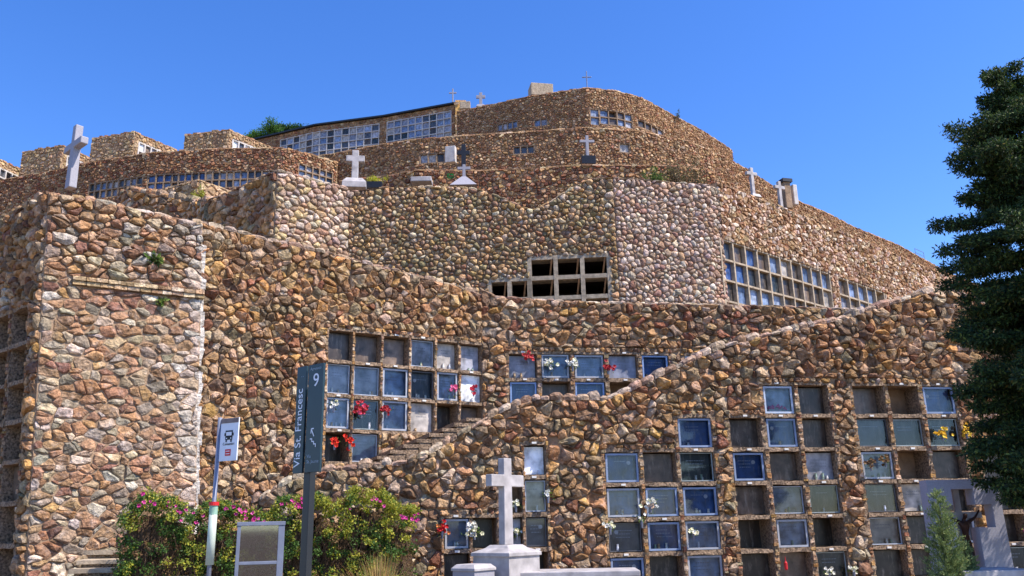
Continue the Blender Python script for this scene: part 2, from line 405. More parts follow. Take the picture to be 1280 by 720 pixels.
            if detail and not smooth and len(pl) < 9:
                q2 = []
                for i in range(len(pl)):
                    a, b = pl[i], pl[(i + 1) % len(pl)]; q2.append(a); L_ = math.hypot(b[0] - a[0], b[1] - a[1])
                    if L_ > rad * .95:
                        j_ = r.uniform(-.16, .1) * rad; t = r.uniform(.35, .65); q2.append((a[0] + (b[0] - a[0]) * t + (b[1] - a[1]) / L_ * j_, a[1] + (b[1] - a[1]) * t - (b[0] - a[0]) / L_ * j_))
                pl = q2[:10]
            k = max(.6, 1 - gap / rad); n = len(pl)
            hh = r.uniform(*h) * min(1.25, .55 + rad / size)
            if hf: hh *= hf(cx, cz)
            tu, tv = r.uniform(-tilt, tilt), r.uniform(-tilt, tilt)
            jr = rad * (.06 if smooth else .13)
            rings = ((k, -.03, 0), (k * .93, .55, .5), (k * .62, 1.0, 1.0)) if detail else ((k, -.02, 0), (k * .72, 1, .8))
            vs = []
            ox, oz = r.uniform(-.12, .12) * rad, r.uniform(-.12, .12) * rad
            for sc_, oh, tw in rings:
                for u, v in pl:
                    du, dv = (u - cx), (v - cz)
                    o = oh * hh if oh > 0 else oh
                    o += tw * (du * tu + dv * tv) * sc_ * .55
                    if oh > 0: o = max(.25 * hh, o) + r.uniform(-1, 1) * hh * .12
                    ju = r.uniform(-jr, jr) * (tw > 0); jv = r.uniform(-jr, jr) * (tw > 0)
                    vs.append(s.P(cx + du * sc_ + ju + ox * tw, cz + dv * sc_ + jv + oz * tw, o))
            fs = []
            for j in range(len(rings) - 1):
                for i in range(n): fs.append((j * n + i, j * n + (i + 1) % n, (j + 1) * n + (i + 1) % n, (j + 1) * n + i))
            fs.append(tuple(range((len(rings) - 1) * n, len(rings) * n)))
            if detail and smooth or (detail and rad > .1):
                fs.pop(); b0 = (len(rings) - 1) * n
                vs.append(s.P(cx + ox, cz + oz, hh * (1.12 if smooth else r.uniform(.95, 1.25)) + (ox * tu + oz * tv) * .5)); c_ = len(vs) - 1
                for i in range(n): fs.append((b0 + i, b0 + (i + 1) % n, c_))
            col = pick(pal, r)
            if tintf: col = tintf(col, cx, cz, r)
            if ci < n_own:
                mb = MB(); mb.add(vs, fs, col); og = s.P(cx, cz, 0)
                o = mb.build('stone', matn, None, og, smooth, True); o.parent = s.root; o.location = og - s.base
            else: rest.add(vs, fs, col); cnt += 1
        if cnt:
            o = rest.build('rubble_stones', matn, None, s.base, smooth, True, stuff=True); o.parent = s.root; o.location = (0, 0, 0)
        return len(cells)
    def coping(s, pal, L=(.25, .45), hgt=(.09, .17), own=True, s0=0, s1=None, over=.07, far=False, matn='stone', depth=None):
        r = s.seed; q = s0; s1 = s.len if s1 is None else s1; rest = MB()
        while q < s1 - .1:
            l = min(r.uniform(*L), s1 - q); a, b = q + .008, q + l - .008; q += l
            z0, z1 = s.zt(a) - .03, s.zt(b) - .03; hA = r.uniform(*hgt); f = over + r.uniform(-.04, .05); bk = -(depth or s.thick) - .03
            m = (a + b) / 2; zm = s.zt(m) - .03
            prof = ((0, f * .8), (hA * .55, f), (hA, f * .25), (hA * 1.05, bk * .5), (hA * .8, bk), (0, bk)) if not far else ((0, f), (hA, f * .6), (hA, bk), (0, bk))
            vs = []; n = len(prof); cols = ((a, z0, .75), (a + (b - a) * .3, z0 + (zm - z0) * .6, 1), (a + (b - a) * .75, zm + (z1 - zm) * .5, 1), (b, z1, .7)) if not far else ((a, z0, 1), (b, z1, .9))
            for qq, zz, k in cols:
                for dz, o in prof: vs.append(s.P(qq, zz + dz * k + r.uniform(-.01, .01) * (dz > 0), o * (1 if o < 0 else k) + r.uniform(-.012, .012)))
            fs = []
            for j in range(len(cols) - 1):
                for i in range(n): fs.append((j * n + i, j * n + (i + 1) % n, (j + 1) * n + (i + 1) % n, (j + 1) * n + i)[::-1])
            fs += [tuple(range(n)), tuple(range((len(cols) - 1) * n, len(cols) * n))[::-1]]
            col = pick(pal, r)
            if own:
                mb = MB(); mb.add(vs, fs, col); og = s.P(m, zm); o = mb.build('coping_stone', matn, None, og, False, True); o.parent = s.root; o.location = og - s.base
            else: rest.add(vs, fs, col)
        if rest.f:
            o = rest.build('coping_stones', matn, None, s.base, False, True, stuff=True); o.parent = s.root; o.location = (0, 0, 0)
    def part(s, mb, name, m, origin, smooth=False, tint=False, parent=None):
        o = mb.build(name, m, None, origin, smooth, tint)
        if parent is None: o.parent = s.root; o.location = Vector(origin) - s.base
        else: o.parent = parent; o.location = (0, 0, 0) if Vector(origin) == parent['_o'] else Vector(origin) - Vector(parent['_o'])
        return o
    # local box in wall space
    def wbox(s, mb, q0, q1, z0, z1, o0, o1, jit=0, col=None, nq=1, r=None):
        r = r or s.seed; vs = []
        J = lambda: r.uniform(-jit, jit)
        for i in range(nq + 1):
            q = q0 + (q1 - q0) * i / nq
            for z, o in ((z0, o0), (z0, o1), (z1, o1), (z1, o0)): vs.append(s.P(q, z + J(), o + J()))
        fs = [(3, 2, 1, 0), tuple(nq * 4 + k for k in range(4))]
        for i in range(nq):
            for k in range(4): fs.append((i * 4 + k, i * 4 + (k + 1) % 4, i * 4 + 4 + (k + 1) % 4, i * 4 + 4 + k))
        mb.add(vs, fs, col)

SLAB = {'F': [(52, 80, 132), (62, 92, 142), (48, 72, 118)], 'f': [(142, 156, 180), (120, 138, 166), (98, 118, 150)], 'S': [(88, 74, 62), (68, 58, 50), (110, 94, 80), (56, 50, 44)],  # blues put the sky mirrored in the panes into the slab colours
        'K': [(34, 46, 50), (36, 42, 48)], 'D': [(72, 78, 88), (62, 70, 82)], 'L': [(150, 150, 158), (128, 132, 146), (165, 158, 150)], 'W': [(228, 232, 236)],
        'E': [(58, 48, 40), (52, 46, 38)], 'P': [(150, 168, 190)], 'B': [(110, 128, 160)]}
def col4(c, k=1): c = srgb(*c); return (c[0] * k, c[1] * k, c[2] * k, 1)
_unit = {}
def niche(W, q0, q1, z0, z1, kind, near=True, depth=.13, fr=(134, 150, 178)):
    r = W.seed; og = W.P((q0 + q1) / 2, (z0 + z1) / 2, -depth)
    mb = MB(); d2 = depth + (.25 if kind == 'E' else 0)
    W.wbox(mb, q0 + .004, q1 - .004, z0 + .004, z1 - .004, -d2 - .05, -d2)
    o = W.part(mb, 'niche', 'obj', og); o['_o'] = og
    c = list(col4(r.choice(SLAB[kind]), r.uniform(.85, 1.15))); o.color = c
    if not near: return o
    if kind in 'FfPDKL':
        t = .042 if kind in 'FfP' else .022; m = MB(); f0, f1 = (-.03, .012) if kind in 'FfP' else (-.06, -.03)
        if kind == 'L' and r.random() < .5: pass
        else:
            W.wbox(m, q0, q1, z1 - t, z1, f0, f1); W.wbox(m, q0, q1, z0, z0 + t, f0, f1)
            W.wbox(m, q0, q0 + t, z0 + t, z1 - t, f0, f1 - .002); W.wbox(m, q1 - t, q1, z0 + t, z1 - t, f0, f1 - .002)
            fo = W.part(m, 'frame', 'objm', og, parent=o)
            fo.color = col4({'F': fr, 'f': (164, 168, 176), 'P': (180, 192, 210), 'D': (88, 88, 92), 'K': (150, 160, 160), 'L': (170, 176, 186)}[kind])
            m = MB(); m.add([W.P(q0 + t * .7, z0 + t * .7, f0 + .012), W.P(q1 - t * .7, z0 + t * .7, f0 + .012), W.P(q1 - t * .7, z1 - t * .7, f0 + .012), W.P(q0 + t * .7, z1 - t * .7, f0 + .012)], [(0, 1, 2, 3)])
            W.part(m, 'glass_pane', 'glass', og, parent=o)
    if kind in 'FDKfL':
        # faint inscription strokes on the slab, too small to read
        m = MB(); wdt = q1 - q0; zz = z0 + (z1 - z0) * .72
        for k in range(r.choice([1, 2, 3])):
            a = q0 + wdt * r.uniform(.22, .32); b = q1 - wdt * r.uniform(.2, .35)
            while a < b:
                l = r.uniform(.02, .06); W.wbox(m, a, min(b, a + l), zz, zz + .014, -d2, -d2 + .003); a += l + .015
            zz -= .07
        io = W.part(m, 'inscription', 'objm', og, parent=o); io.color = col4((150, 160, 175) if kind in 'FDK' else (110, 112, 120))
    if kind in 'FfDKLW' and r.random() < .8:
        for k in range(r.choice([1, 1, 2, 3])):
            q = r.uniform(q0 + .13, q1 - .13); hgt = r.uniform(.07, .15); c = W.P(q, z0 + (.004 if kind in 'LW' else .02), -depth + .035)
            m = MB(); m.lathe([(.018, 0), (.03, hgt * .4), (.022, hgt * .8), (.028, hgt)], c, 7)
            vo = W.part(m, 'vase', 'objm', og, parent=o); vo.color = col4(r.choice([(225, 225, 220), (200, 205, 215), (190, 160, 120), (150, 170, 150)]))
    if kind in 'FDK' and r.random() < .5:
        q = q0 + (q1 - q0) * r.choice([.25, .75]); c = W.P(q, z0 + (z1 - z0) * .68, -d2 + .004); c2 = W.P(q, z0 + (z1 - z0) * .68, -d2 + .014)
        m = MB(); m.tube(c, c2, .045, n=9); po = W.part(m, 'photo_medallion', 'objm', og, parent=o); po.color = col4((190, 190, 195))
    if kind == 'P':
        m = MB()
        for k in range(26):
            q = r.uniform(q0 + .12, q1 - .12); c = W.P(q, z0 + .1 + r.uniform(0, .12) * (1 - abs((q - (q0 + q1) / 2) / (q1 - q0)) * 1.6), -.07)
            m.lathe([(.005, -.015), (.03, 0), (.012, .02)], c, 5, col=srgb(220, 70, 150))
        W.part(m, 'pink_blossoms', 'petal', og, tint=True, parent=o)
    return o

def grid(W, cols, zl, cells, near=True, div=.1, shf=.09, style='concrete', proud=.03, fr=None, tag_=True, depth=.13, reuse_bay=True):
    """cols: (qL,qR,r0,r1) column limits and first/last row; zl: row boundary heights, descending"""
    r = W.seed; bays = []
    for c in cols: bays.append((c[0], c[1], zl[c[3]], zl[c[2]]))
    W.bays += bays
    edges = {}
    for c in cols:
        for e in (round(c[0], 3), round(c[1], 3)):
            a = edges.get(e, (99, -1)); edges[e] = (min(a[0], c[2]), max(a[1], c[3]))
    BK = -.5; pebbles = []
    for e, (a, b) in edges.items():
        # the side wall between two niches runs the whole depth of the opening
        if near:
            mb = MB(); z = zl[b]; n = max(2, int((zl[a] - z) / .12)); dz = (zl[a] - z) / n
            vs = []
            for k in range(n + 1):
                zz = z + dz * k; wv = div / 2 * r.uniform(.8, 1.15)
                for q, o in ((e - wv, proud + r.uniform(-.02, .02)), (e + wv, proud + r.uniform(-.02, .02)), (e + wv, BK), (e - wv, BK)): vs.append(W.P(q, zz, o))
            fs = []
            for k in range(n):
                for i in range(4): fs.append((k * 4 + i, k * 4 + (i + 1) % 4, k * 4 + 4 + (i + 1) % 4, k * 4 + 4 + i))
            mb.add(vs, fs); W.part(mb, 'divider', style, W.P(e, z))
            pebbles.append((e - div / 2, e + div / 2, z, zl[a]))
    if near:
        mb = MB()
        for x0, x1, z0, z1 in pebbles:
            z = z0
            while z < z1 - .03:
                hz = r.uniform(.035, .1); wd = (x1 - x0) * r.uniform(.5, .95); xc = (x0 + x1) / 2 + r.uniform(-.01, .01)
                if r.random() < .75: W.wbox(mb, xc - wd / 2, xc + wd / 2, z, z + hz, proud - .02, proud + r.uniform(.015, .05), .012, col=pick(PAL_NEAR, r))
                z += hz + .01
        if mb.f: o_ = W.part(mb, 'divider_pebbles', 'stone', W.P(cols[0][0], zl[-1]), tint=True); o_['kind'] = 'stuff'
    if not near:
        mb = MB()
        for e, (a, b) in edges.items(): W.wbox(mb, e - div / 2, e + div / 2, zl[b], zl[a], BK, proud)
        for c in cols:
            for k in range(c[2], c[3] + 1): W.wbox(mb, c[0], c[1], zl[k] - shf / 2, zl[k] + shf / 2, BK, proud - .01)
        W.part(mb, 'niche_lattice', style, W.P(cols[0][0], zl[-1]))
    for ci, c in enumerate(cols):
        for k in range(c[2], c[3] + 1):
            if near:
                mb = MB(); W.wbox(mb, c[0] + div * .4, c[1] - div * .4, zl[k] - shf / 2, zl[k] + shf / 2, BK, proud + .02, .012, nq=5)
                W.part(mb, 'shelf', style, W.P(c[0], zl[k]))
            if k < c[3]:
                row = k - c[2]; ch = cells[ci][row % len(cells[ci])] if isinstance(cells, list) else r.choice(cells)
                q0, q1 = c[0] + div / 2 + .002, c[1] - div / 2 - .002; z0, z1 = zl[k + 1] + shf / 2 + .002, zl[k] - shf / 2 - .002
                if near: q0 += r.uniform(.005, .02); q1 -= r.uniform(.005, .02); z1 -= r.uniform(.01, .03); z0 += .012
                if ch == 'E' and depth > .5:
                    continue
                o = niche(W, q0, q1, z0, z1, ch, near, depth if not near else (r.choice([.18, .23, .28]) if ch in 'SE' else r.choice([.09, .12, .15])), fr or (134, 150, 178))
                if near and tag_ and r.random() < .6:
                    m = MB(); q = (q0 + q1) / 2 + r.uniform(-.05, .05); W.wbox(m, q - .05, q + .05, zl[k] - .02, zl[k] + .02, proud + .015, proud + .045)
                    t = W.part(m, 'number_plate', 'objm', o['_o'], parent=o); t.color = col4((225, 222, 215))

def lintel(W, cols, zl, h=.13, ext=.06):
    i = 0
    while i < len(cols):
        j = i
        while j + 1 < len(cols) and cols[j + 1][2] == cols[i][2] and abs(cols[j + 1][0] - cols[j][1]) < .02: j += 1
        z = zl[cols[i][2]]; W.courses.append((cols[i][0] - (ext if i == 0 or cols[i - 1][2] > cols[i][2] else 0), cols[j][1] + ext, z + .005, z + .005 + h)); i = j + 1
def from_px_cols(W, cols, yref):
    return [(W.px(a, yref)[0], W.px(b, yref)[0], r0, r1) for a, b, r0, r1 in cols]
def chain(W, edges, yref, r0, r1):
    q = [W.px(e, yref)[0] for e in edges]; return [(a, b, r0, r1) for a, b in zip(q, q[1:])]
def terrace(W, D, drop=.15, name='terrace'):
    mb = MB(); n = 12; k = 0
    for i in range(n):
        a, b = W.len * i / n, W.len * (i + 1) / n; za, zb = W.zt(a) - drop, W.zt(b) - drop
        mb.add([W.P(a, za, -.2), W.P(b, zb, -.2), W.P(b, zb, -D), W.P(a, za, -D)], [(0, 1, 2, 3)])
    o = mb.build(name, 'soil'); o['kind'] = 'structure'; return o

# ---- ground ---------------------------------------------------------------
mb = MB(); N = 24
for i in range(N):
    for j in range(N):
        x0, y0 = -1500 + 3000 * i / N, -1500 + 3000 * j / N; d = 3000 / N
        mb.add([(x0, y0, 0), (x0 + d, y0, 0), (x0 + d, y0 + d, 0), (x0, y0 + d, 0)], [(0, 1, 2, 3)])
g = mb.build('ground', 'soil'); g['kind'] = 'structure'
mb = MB(); mb.add([(-30, -8, .004), (40, -8, .004), (40, 13.2, .004), (-30, 13.2, .004)], [(0, 1, 2, 3)])
g = mb.build('pavement', 'paving'); g['kind'] = 'structure'

# ---- front right wall with wavy top --------------------------------------
WRd = Vector((.985, .17)); WR0 = atY(850, 560, 19.0)
def wr_pt(px): # intersection of the pixel column with the wall line
    d = ray(px, 560); e = WRd; det = d.x * (-e.y) + d.y * e.x; t = (WR0.x * (-e.y) + WR0.y * e.x) / det
    return (d.x * t, d.y * t)
WRt = [(318, 622), (345, 606), (372, 592), (410, 583), (460, 578), (505, 574), (540, 560), (575, 540), (610, 518), (640, 503), (672, 494), (715, 494), (757, 494), (790, 482), (830, 462), (868, 444), (900, 430), (950, 416), (1000, 406), (1050, 394), (1100, 379), (1140, 367), (1162, 360), (1188, 358), (1215, 372), (1260, 384), (1345, 392)]
WRt = [(a, b + 5) for a, b in WRt]
WR = Wall('retaining_wall', 'front rubble wall with wavy coping climbing to the right over blocks of framed niches', [wr_pt(318), wr_pt(1345)], WRt, 0, thick=.5)
zR = [WR.px(935, y)[1] for y in (479, 520, 562, 604, 646.5, 689, 731)]
zL = [WR.px(620, y)[1] for y in (554, 597, 644, 688, 731)]
A_ = from_px_cols(WR, [(754, 802, 2, 6), (802, 848.5, 2, 6), (848.5, 897, 1, 6)], 600)
B_ = from_px_cols(WR, [(914, 960.5, 1, 6), (960.5, 1006, 0, 6), (1006, 1050, 0, 6)], 600)
C_ = from_px_cols(WR, [(1076, 1122, 0, 6), (1122, 1166, 0, 6), (1166, 1212, 0, 6)], 600)
D_ = from_px_cols(WR, [(1228, 1274, 2, 6), (1274, 1320, 2, 6)], 600)
grid(WR, A_, zR, [list('FfDF'), list('SFFS'), list('FKFff')], div=.11)
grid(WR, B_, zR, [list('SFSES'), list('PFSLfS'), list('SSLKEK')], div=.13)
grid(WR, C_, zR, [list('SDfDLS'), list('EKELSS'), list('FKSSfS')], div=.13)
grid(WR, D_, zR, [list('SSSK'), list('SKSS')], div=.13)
Lc = from_px_cols(WR, [(553, 588.5, 2, 4), (588.5, 622.5, 2, 4), (622.5, 655, 1, 4), (655, 686, 0, 4)], 660)
grid(WR, Lc, zL, [list('fS'), list('ES'), list('ELS'), list('WLDE')], div=.07)
for c_, z_ in ((A_, zR), (B_, zR), (C_, zR), (D_, zR), (Lc, zL)): lintel(WR, c_, z_)
WR.core('mortar', ds=.3)
WR.stones(size=.16, asp=1.2, pal=PAL_NEAR, zs=0, h=(.04, .1), gap=.004, drop=.2, tilt=1.1, wvar=.7)
PALE = [(188, 162, 138, 4), (172, 142, 118, 4), (200, 180, 156, 3), (158, 126, 102, 3)]
WR.coping(PALE, L=(.13, .36), hgt=(.08, .22), over=.07)
TP = MB()
for i in range(30):      # path behind the wavy parapet, following it
    a, b = WR.len * i / 30, WR.len * (i + 1) / 30
    f = lambda q: max(.05, WR.zt(q) - .95)
    TP.add([WR.P(a, f(a), -.4), WR.P(b, f(b), -.4), WR.P(b, f(b), -4.2), WR.P(a, f(a), -4.2)], [(0, 1, 2, 3)])
g = TP.build('upper_path', 'paving'); g['kind'] = 'structure'

# ---- left wall ------------------------------------------------------------
pA = atY(410, 310, 19.5); pB = atY(601, 362, 21.7)
dL = Vector((pB.x - pA.x, pB.y - pA.y)).normalized()
def wl_pt(px, py, off=0):
    d = ray(px, py); det = d.x * (-dL.y) + d.y * dL.x; t = (pA.x * (-dL.y) + pA.y * dL.x) / det
    return (d.x * t + dL.y * off, d.y * t - dL.x * off)
c0 = wl_pt(62, 238, .12); c1 = wl_pt(253, 274, .12); c1b = wl_pt(250, 274); c2 = (pB.x, pB.y)
SEAM = wl_pt(253, 274)
shL = lambda q: .074 - .006 * q
W1 = Wall('corner_wall', 'tall flat-faced masonry wall at the left corner with a thin brick ledge', [c0, c1], [(62, 241), (120, 251), (200, 269), (253, 281)], 0, thick=.7, shear=shL)
# thin brick ledge
W1.bays = []
qa, za = W1.px(85, 343); qb, zb_ = W1.px(250, 369); zl_ = (za + zb_) / 2
W1.core('mortar_light')
seamw = lambda c, q, z, r: tuple(x * .55 + .42 * y for x, y in zip(c, (.62, .58, .52))) if (q > W1.len - .45 and r.random() < .8) else c
def q_big(q, z): return 2.2 if z > zl_ + .1 else 1.0
W1.bays = [(qa, qb, zl_ - .17, zl_ + .02)]
W1.stones(size=.15, asp=1.5, pal=PAL_MASON, zs=0, h=(.018, .05), gap=.005, drop=.18, tilt=.5, wvar=.45, tintf=seamw, hf=q_big)
for k in range(2):
    q = qa
    while q < qb - .05:
        l = min(W1.seed.uniform(.2, .27), qb - q); mb = MB()
        W1.wbox(mb, q, q + l - .012, zl_ - .165 + k * .09, zl_ - .085 + k * .09, -.02, .1 + k * .03, .006, col=pick([(200, 168, 130, 2), (182, 148, 112, 2), (205, 180, 150, 1)], W1.seed))
        W1.part(mb, 'brick', 'stone', W1.P(q, zl_), tint=True); q += l
W1.coping(PAL_MASON, L=(.15, .45), hgt=(.03, .14), over=.03)

W2 = Wall('niche_wall', 'left rubble wall holding six columns of glazed niches hung with red flowers', [c1b, c2], [(250, 279), (330, 299), (410, 317), (470, 333), (540, 350), (601, 367)], 0, thick=.6, shear=lambda q: .054 * max(0, 1 - q / 3.6))
z2 = [W2.px(442, y)[1] for y in (414, 454, 496, 539, 580)]
qs = [W2.px(e, 432)[0] for e in (407, 441.5, 477, 512, 544, 573.5, 603)]
c6 = [(a, b, 0, 4 if i < 2 else 3) for i, (a, b) in enumerate(zip(qs, qs[1:]))]
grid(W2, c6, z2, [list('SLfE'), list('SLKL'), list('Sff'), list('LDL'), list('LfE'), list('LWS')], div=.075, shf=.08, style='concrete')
W2.courses = [(qs[0] - .05, qs[-1] + .05, z2[0] + .005, z2[0] + .125)]
W2.core('mortar')
W2.stones(size=.16, asp=1.1, pal=PAL_NEAR + [(196, 158, 112, 6)], zs=0, h=(.04, .1), gap=.004, drop=.2, tilt=1.1, wvar=.7)
W2.coping(PALE, L=(.2, .4), hgt=(.07, .14), over=.04)
mb = MB()                                # smeared white mortar along the seam of the two walls
for k in range(30):
    z = .2 + k * .26; mb.box((SEAM[0] + .03 + .054 * (8.3 - z), SEAM[1] - .05, z), (rnd.uniform(.1, .2), .12, .27), math.atan2(dL.y, dL.x), .03, col=srgb(205, 196, 184))
o = mb.build('seam_mortar', 'stone', None, W1.base, tint=True); o.parent = W1.root; o.location = (0, 0, 0)

# shaded end wall turning away at the left
e1 = Vector(c0); e0 = e1 + Vector((-.77, .63)) * 6
WE = Wall('end_wall', 'shaded end wall of dark niches turning away at the far left corner', [e0, e1], W1.zt(0), 0, thick=.7, shear=lambda q: .074)
qe = WE.len; ce = [(qe - .45 - .95 * (k + 1), qe - .45 - .95 * k, 0, 8) for k in range(4)][::-1]
zE = [WE.px(36, y)[1] for y in (378, 428)]; pz = .79
zE = [zE[0] - pz * k for k in range(9)]; zE = [max(.05, z) for z in zE][:8]
ce = [(a, b, 0, 7) for a, b, _, _ in ce]
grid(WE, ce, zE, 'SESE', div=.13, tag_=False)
WE.core('mortar'); WE.stones(size=.19, pal=PAL_NEAR, zs=0, h=(.04, .1), n_own=120)
WE.coping(PAL_NEAR, L=(.2, .45), hgt=(.06, .2), over=.02)

# ---- middle wall ----------------------------------------------------------
pM1 = atY(1120, 388, 23.6)
WM = Wall('retaining_wall', 'middle rubble wall behind the wavy parapet with blue framed niches in its shade', [(pB.x, pB.y), (pM1.x, pM1.y)], [(601, 363), (622, 372), (700, 376), (760, 379), (900, 381), (1050, 386), (1120, 389)], 2.0, thick=.5)
zM = [WM.px(714, y)[1] for y in (441, 475, 510, 545)]
cm = chain(WM, (633, 673.5, 714.5, 757.5, 799, 838), 455, 0, 3) + chain(WM, (853, 892, 930), 455, 0, 3)
grid(WM, cm, zM, [list('LFS'), list('fSF'), list('fFS'), list('LEE'), list('FSS'), list('fSS'), list('FSS')], div=.13, fr=(132, 156, 196))
lintel(WM, cm, zM, .14); WM.core('mortar'); WM.stones(size=.16, asp=1.35, wvar=.5, pal=PAL_NEAR + [(150, 92, 70, 3)], zs=2.6, h=(.04, .1), gap=.005, drop=.2, tilt=1)
WM.coping(PALE, L=(.2, .45), hgt=(.05, .09), over=.03)
# stair between the two walls
st = thing('stone_stair', 'flight of stone steps climbing behind the wavy parapet under the left niches', 'stairs', (0, 0, 0))
a = Vector(wr_pt(430)) + Vector((0, 1.6)); b = Vector(wr_pt(585)) + Vector((-.1, 2.1)); nst = 9; zA, zB_ = 2.95, 4.08
dd = (b - a); ang = math.atan2(dd.y, dd.x)
for k in range(nst):
    p = a + dd * (k + .5) / nst; z = zA + (zB_ - zA) * (k + 1) / nst
    mb = MB(); mb.box((p.x, p.y, z - .04), (dd.length / nst + .06, 1.7, .08), ang, .008); mb.build('tread', 'concrete', st)
    mb = MB(); mb.box((p.x + .03, p.y, z - .08 - .45), (dd.length / nst - .02, 1.64, .9), ang, 0); mb.build('riser', 'concrete', st)
# lower steps at left foot
st = thing('stone_stair', 'four worn stone steps at the foot of the left corner wall beside the hedge', 'stairs', (0, 0, 0))
for k in range(6):
    Yk = 15.4 - k * .3; p = atY(112 - k * 9, 688 + k * 11.6, Yk); z = p.z; cx_ = p.x + 1.1
    if z < .12: break
    mb = MB(); mb.box((cx_, Yk + .15, z - .035), (2.3, .36, .07), R_(6), .01); mb.build('tread', 'render', st)
    mb = MB(); mb.box((cx_ + .02, Yk + .2, (z - .07) / 2), (2.24, .3, z - .072), R_(6), 0); mb.build('riser', 'concrete', st)

# ---- middle tier ----------------------------------------------------------
HM = 14.45
def Zs(L, z): return [atZ(px, py, z) for px, py in L]
m0 = Zs([(262, 251), (300, 236), (347, 214)], HM); m1 = Zs([(347, 214), (437, 238)], HM)
m2 = [atZ(437, 238, HM), atZ(600, 232, HM), atZ(766, 223, HM)]
m3 = Zs([(766, 223), (880, 231), (897, 236)], HM)
W_ = Wall('terrace_wall', 'small shaded rubble wall climbing to the pale stone corner above the left wall', [(p.x, p.y) for p in m0], HM, 7.2)
W_.core(); W_.stones(pal=PAL_NEAR, zs=9, h=(.05, .12), n_own=60, matn='stone_far'); W_.coping(PAL_NEAR, own=False); terrace(W_, 6)
U1_ = Wall('terrace_wall', 'sunlit pale cobbled wall, narrow face right of the tall stone corner', [(p.x, p.y) for p in m1], HM, 7.2)
U1_.core('mortar_light'); U1_.stones(size=.22, asp=1.1, pal=PAL_PINK + [(196, 172, 124, 6)], zs=8, h=(.045, .09), gap=.008, tilt=.45, smooth=True, n_own=300); U1_.coping(PALE, own=False)
ud = [(437, 240), (484, 235), (568, 234), (601, 238), (635, 251), (655, 261), (669, 262), (689, 252), (722, 232), (738, 224), (766, 223)]
U2 = Wall('terrace_wall', 'olive cobbled wall with a dip in its top and open dark niches at its foot', [(p.x, p.y) for p in m2], ud, 7.2)
zO = [U2.px(712, y)[1] for y in (321, 346.5, 372, 398)]
co = chain(U2, (662, 695, 728.5, 762), 345, 0, 3) + chain(U2, (612, 637, 662), 360, 1, 3)
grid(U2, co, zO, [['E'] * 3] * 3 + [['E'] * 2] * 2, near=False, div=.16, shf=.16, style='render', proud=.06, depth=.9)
U2.core('mortar_light', back=False); U2.stones(size=.175, asp=1.08, pal=PAL_OLIVE, zs=8.2, h=(.045, .095), gap=.008, tilt=.5, smooth=True, n_own=300); U2.coping(PAL_OLIVE, own=False, hgt=(.05, .12))
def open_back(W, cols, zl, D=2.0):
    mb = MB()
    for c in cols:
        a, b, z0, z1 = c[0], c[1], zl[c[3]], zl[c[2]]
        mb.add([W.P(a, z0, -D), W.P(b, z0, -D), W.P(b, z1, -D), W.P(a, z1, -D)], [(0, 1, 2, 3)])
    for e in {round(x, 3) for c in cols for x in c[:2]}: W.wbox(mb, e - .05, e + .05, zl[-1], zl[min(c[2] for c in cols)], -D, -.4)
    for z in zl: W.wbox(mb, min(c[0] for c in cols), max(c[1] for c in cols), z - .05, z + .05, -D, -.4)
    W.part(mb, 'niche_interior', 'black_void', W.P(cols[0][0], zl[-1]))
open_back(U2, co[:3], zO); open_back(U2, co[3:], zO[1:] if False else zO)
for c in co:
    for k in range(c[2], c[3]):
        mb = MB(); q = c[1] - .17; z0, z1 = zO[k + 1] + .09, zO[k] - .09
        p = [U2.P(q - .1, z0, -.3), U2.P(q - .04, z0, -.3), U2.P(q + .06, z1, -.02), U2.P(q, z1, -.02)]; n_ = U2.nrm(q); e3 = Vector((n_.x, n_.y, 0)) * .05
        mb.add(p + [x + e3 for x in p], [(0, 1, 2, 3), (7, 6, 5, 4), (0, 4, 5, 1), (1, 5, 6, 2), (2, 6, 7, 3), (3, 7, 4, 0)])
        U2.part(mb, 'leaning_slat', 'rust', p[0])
U3 = Wall('terrace_wall', 'rounded bastion of pale pink cobbles beside the open niches', [(p.x, p.y) for p in m3], HM, 7.2)
U3.core('mortar_light'); U3.stones(size=.185, asp=1.0, pal=PAL_PINK, zs=7.9, h=(.045, .09), gap=.008, tilt=.45, smooth=True, n_own=300); U3.coping(PALE, own=False, hgt=(.04, .09))
m4 = [atZ(895, 229, HM + .2)] + Zs([(942, 247), (985, 263), (1060, 294), (1183, 346), (1300, 398)], HM + .2)
U4 = Wall('terrace_wall', 'long rubble wall receding right of the pink bastion with glazed niches along its foot', [(p.x, p.y) for p in m4], HM + .2, 7.2)
z4 = [U4.px(901, y)[1] for y in (299, 323, 348.5, 374.5, 401)]
qa_, qb_ = U4.px(901, 320)[0], U4.px(1038, 360)[0]; c4 = [(qa_ + (qb_ - qa_) * k / 10, qa_ + (qb_ - qa_) * (k + 1) / 10, 0, 4) for k in range(10)]
qc_, qd_ = U4.px(1048, 364)[0], U4.px(1106, 380)[0]; c5 = [(qc_ + (qd_ - qc_) * k / 5, qc_ + (qd_ - qc_) * (k + 1) / 5, 0, 4) for k in range(5)]
grid(U4, c4, z4, [list('DFSS'), list('SFfS'), list('FKfS'), list('SSfL'), list('fKfS'), list('LSSL'), list('SSSS'), list('fSSL'), list('fSLS'), list('fLSS')], near=False, div=.085, shf=.075, style='render', proud=.04)
grid(U4, c5, z4, [list('SLSS'), list('BSSS'), list('BfSS'), list('BSSS'), list('ESSS')], near=False, div=.085, shf=.075, style='render', proud=.04)
U4.core(); U4.stones(size=.17, asp=1.15, pal=PAL_FAR + PAL_PINK[:3], zs=8.2, h=(.05, .1), gap=.01, tilt=.8, n_own=0, matn='stone_far', detail=False); U4.coping(PAL_FAR, own=False, far=True, hgt=(.05, .12))
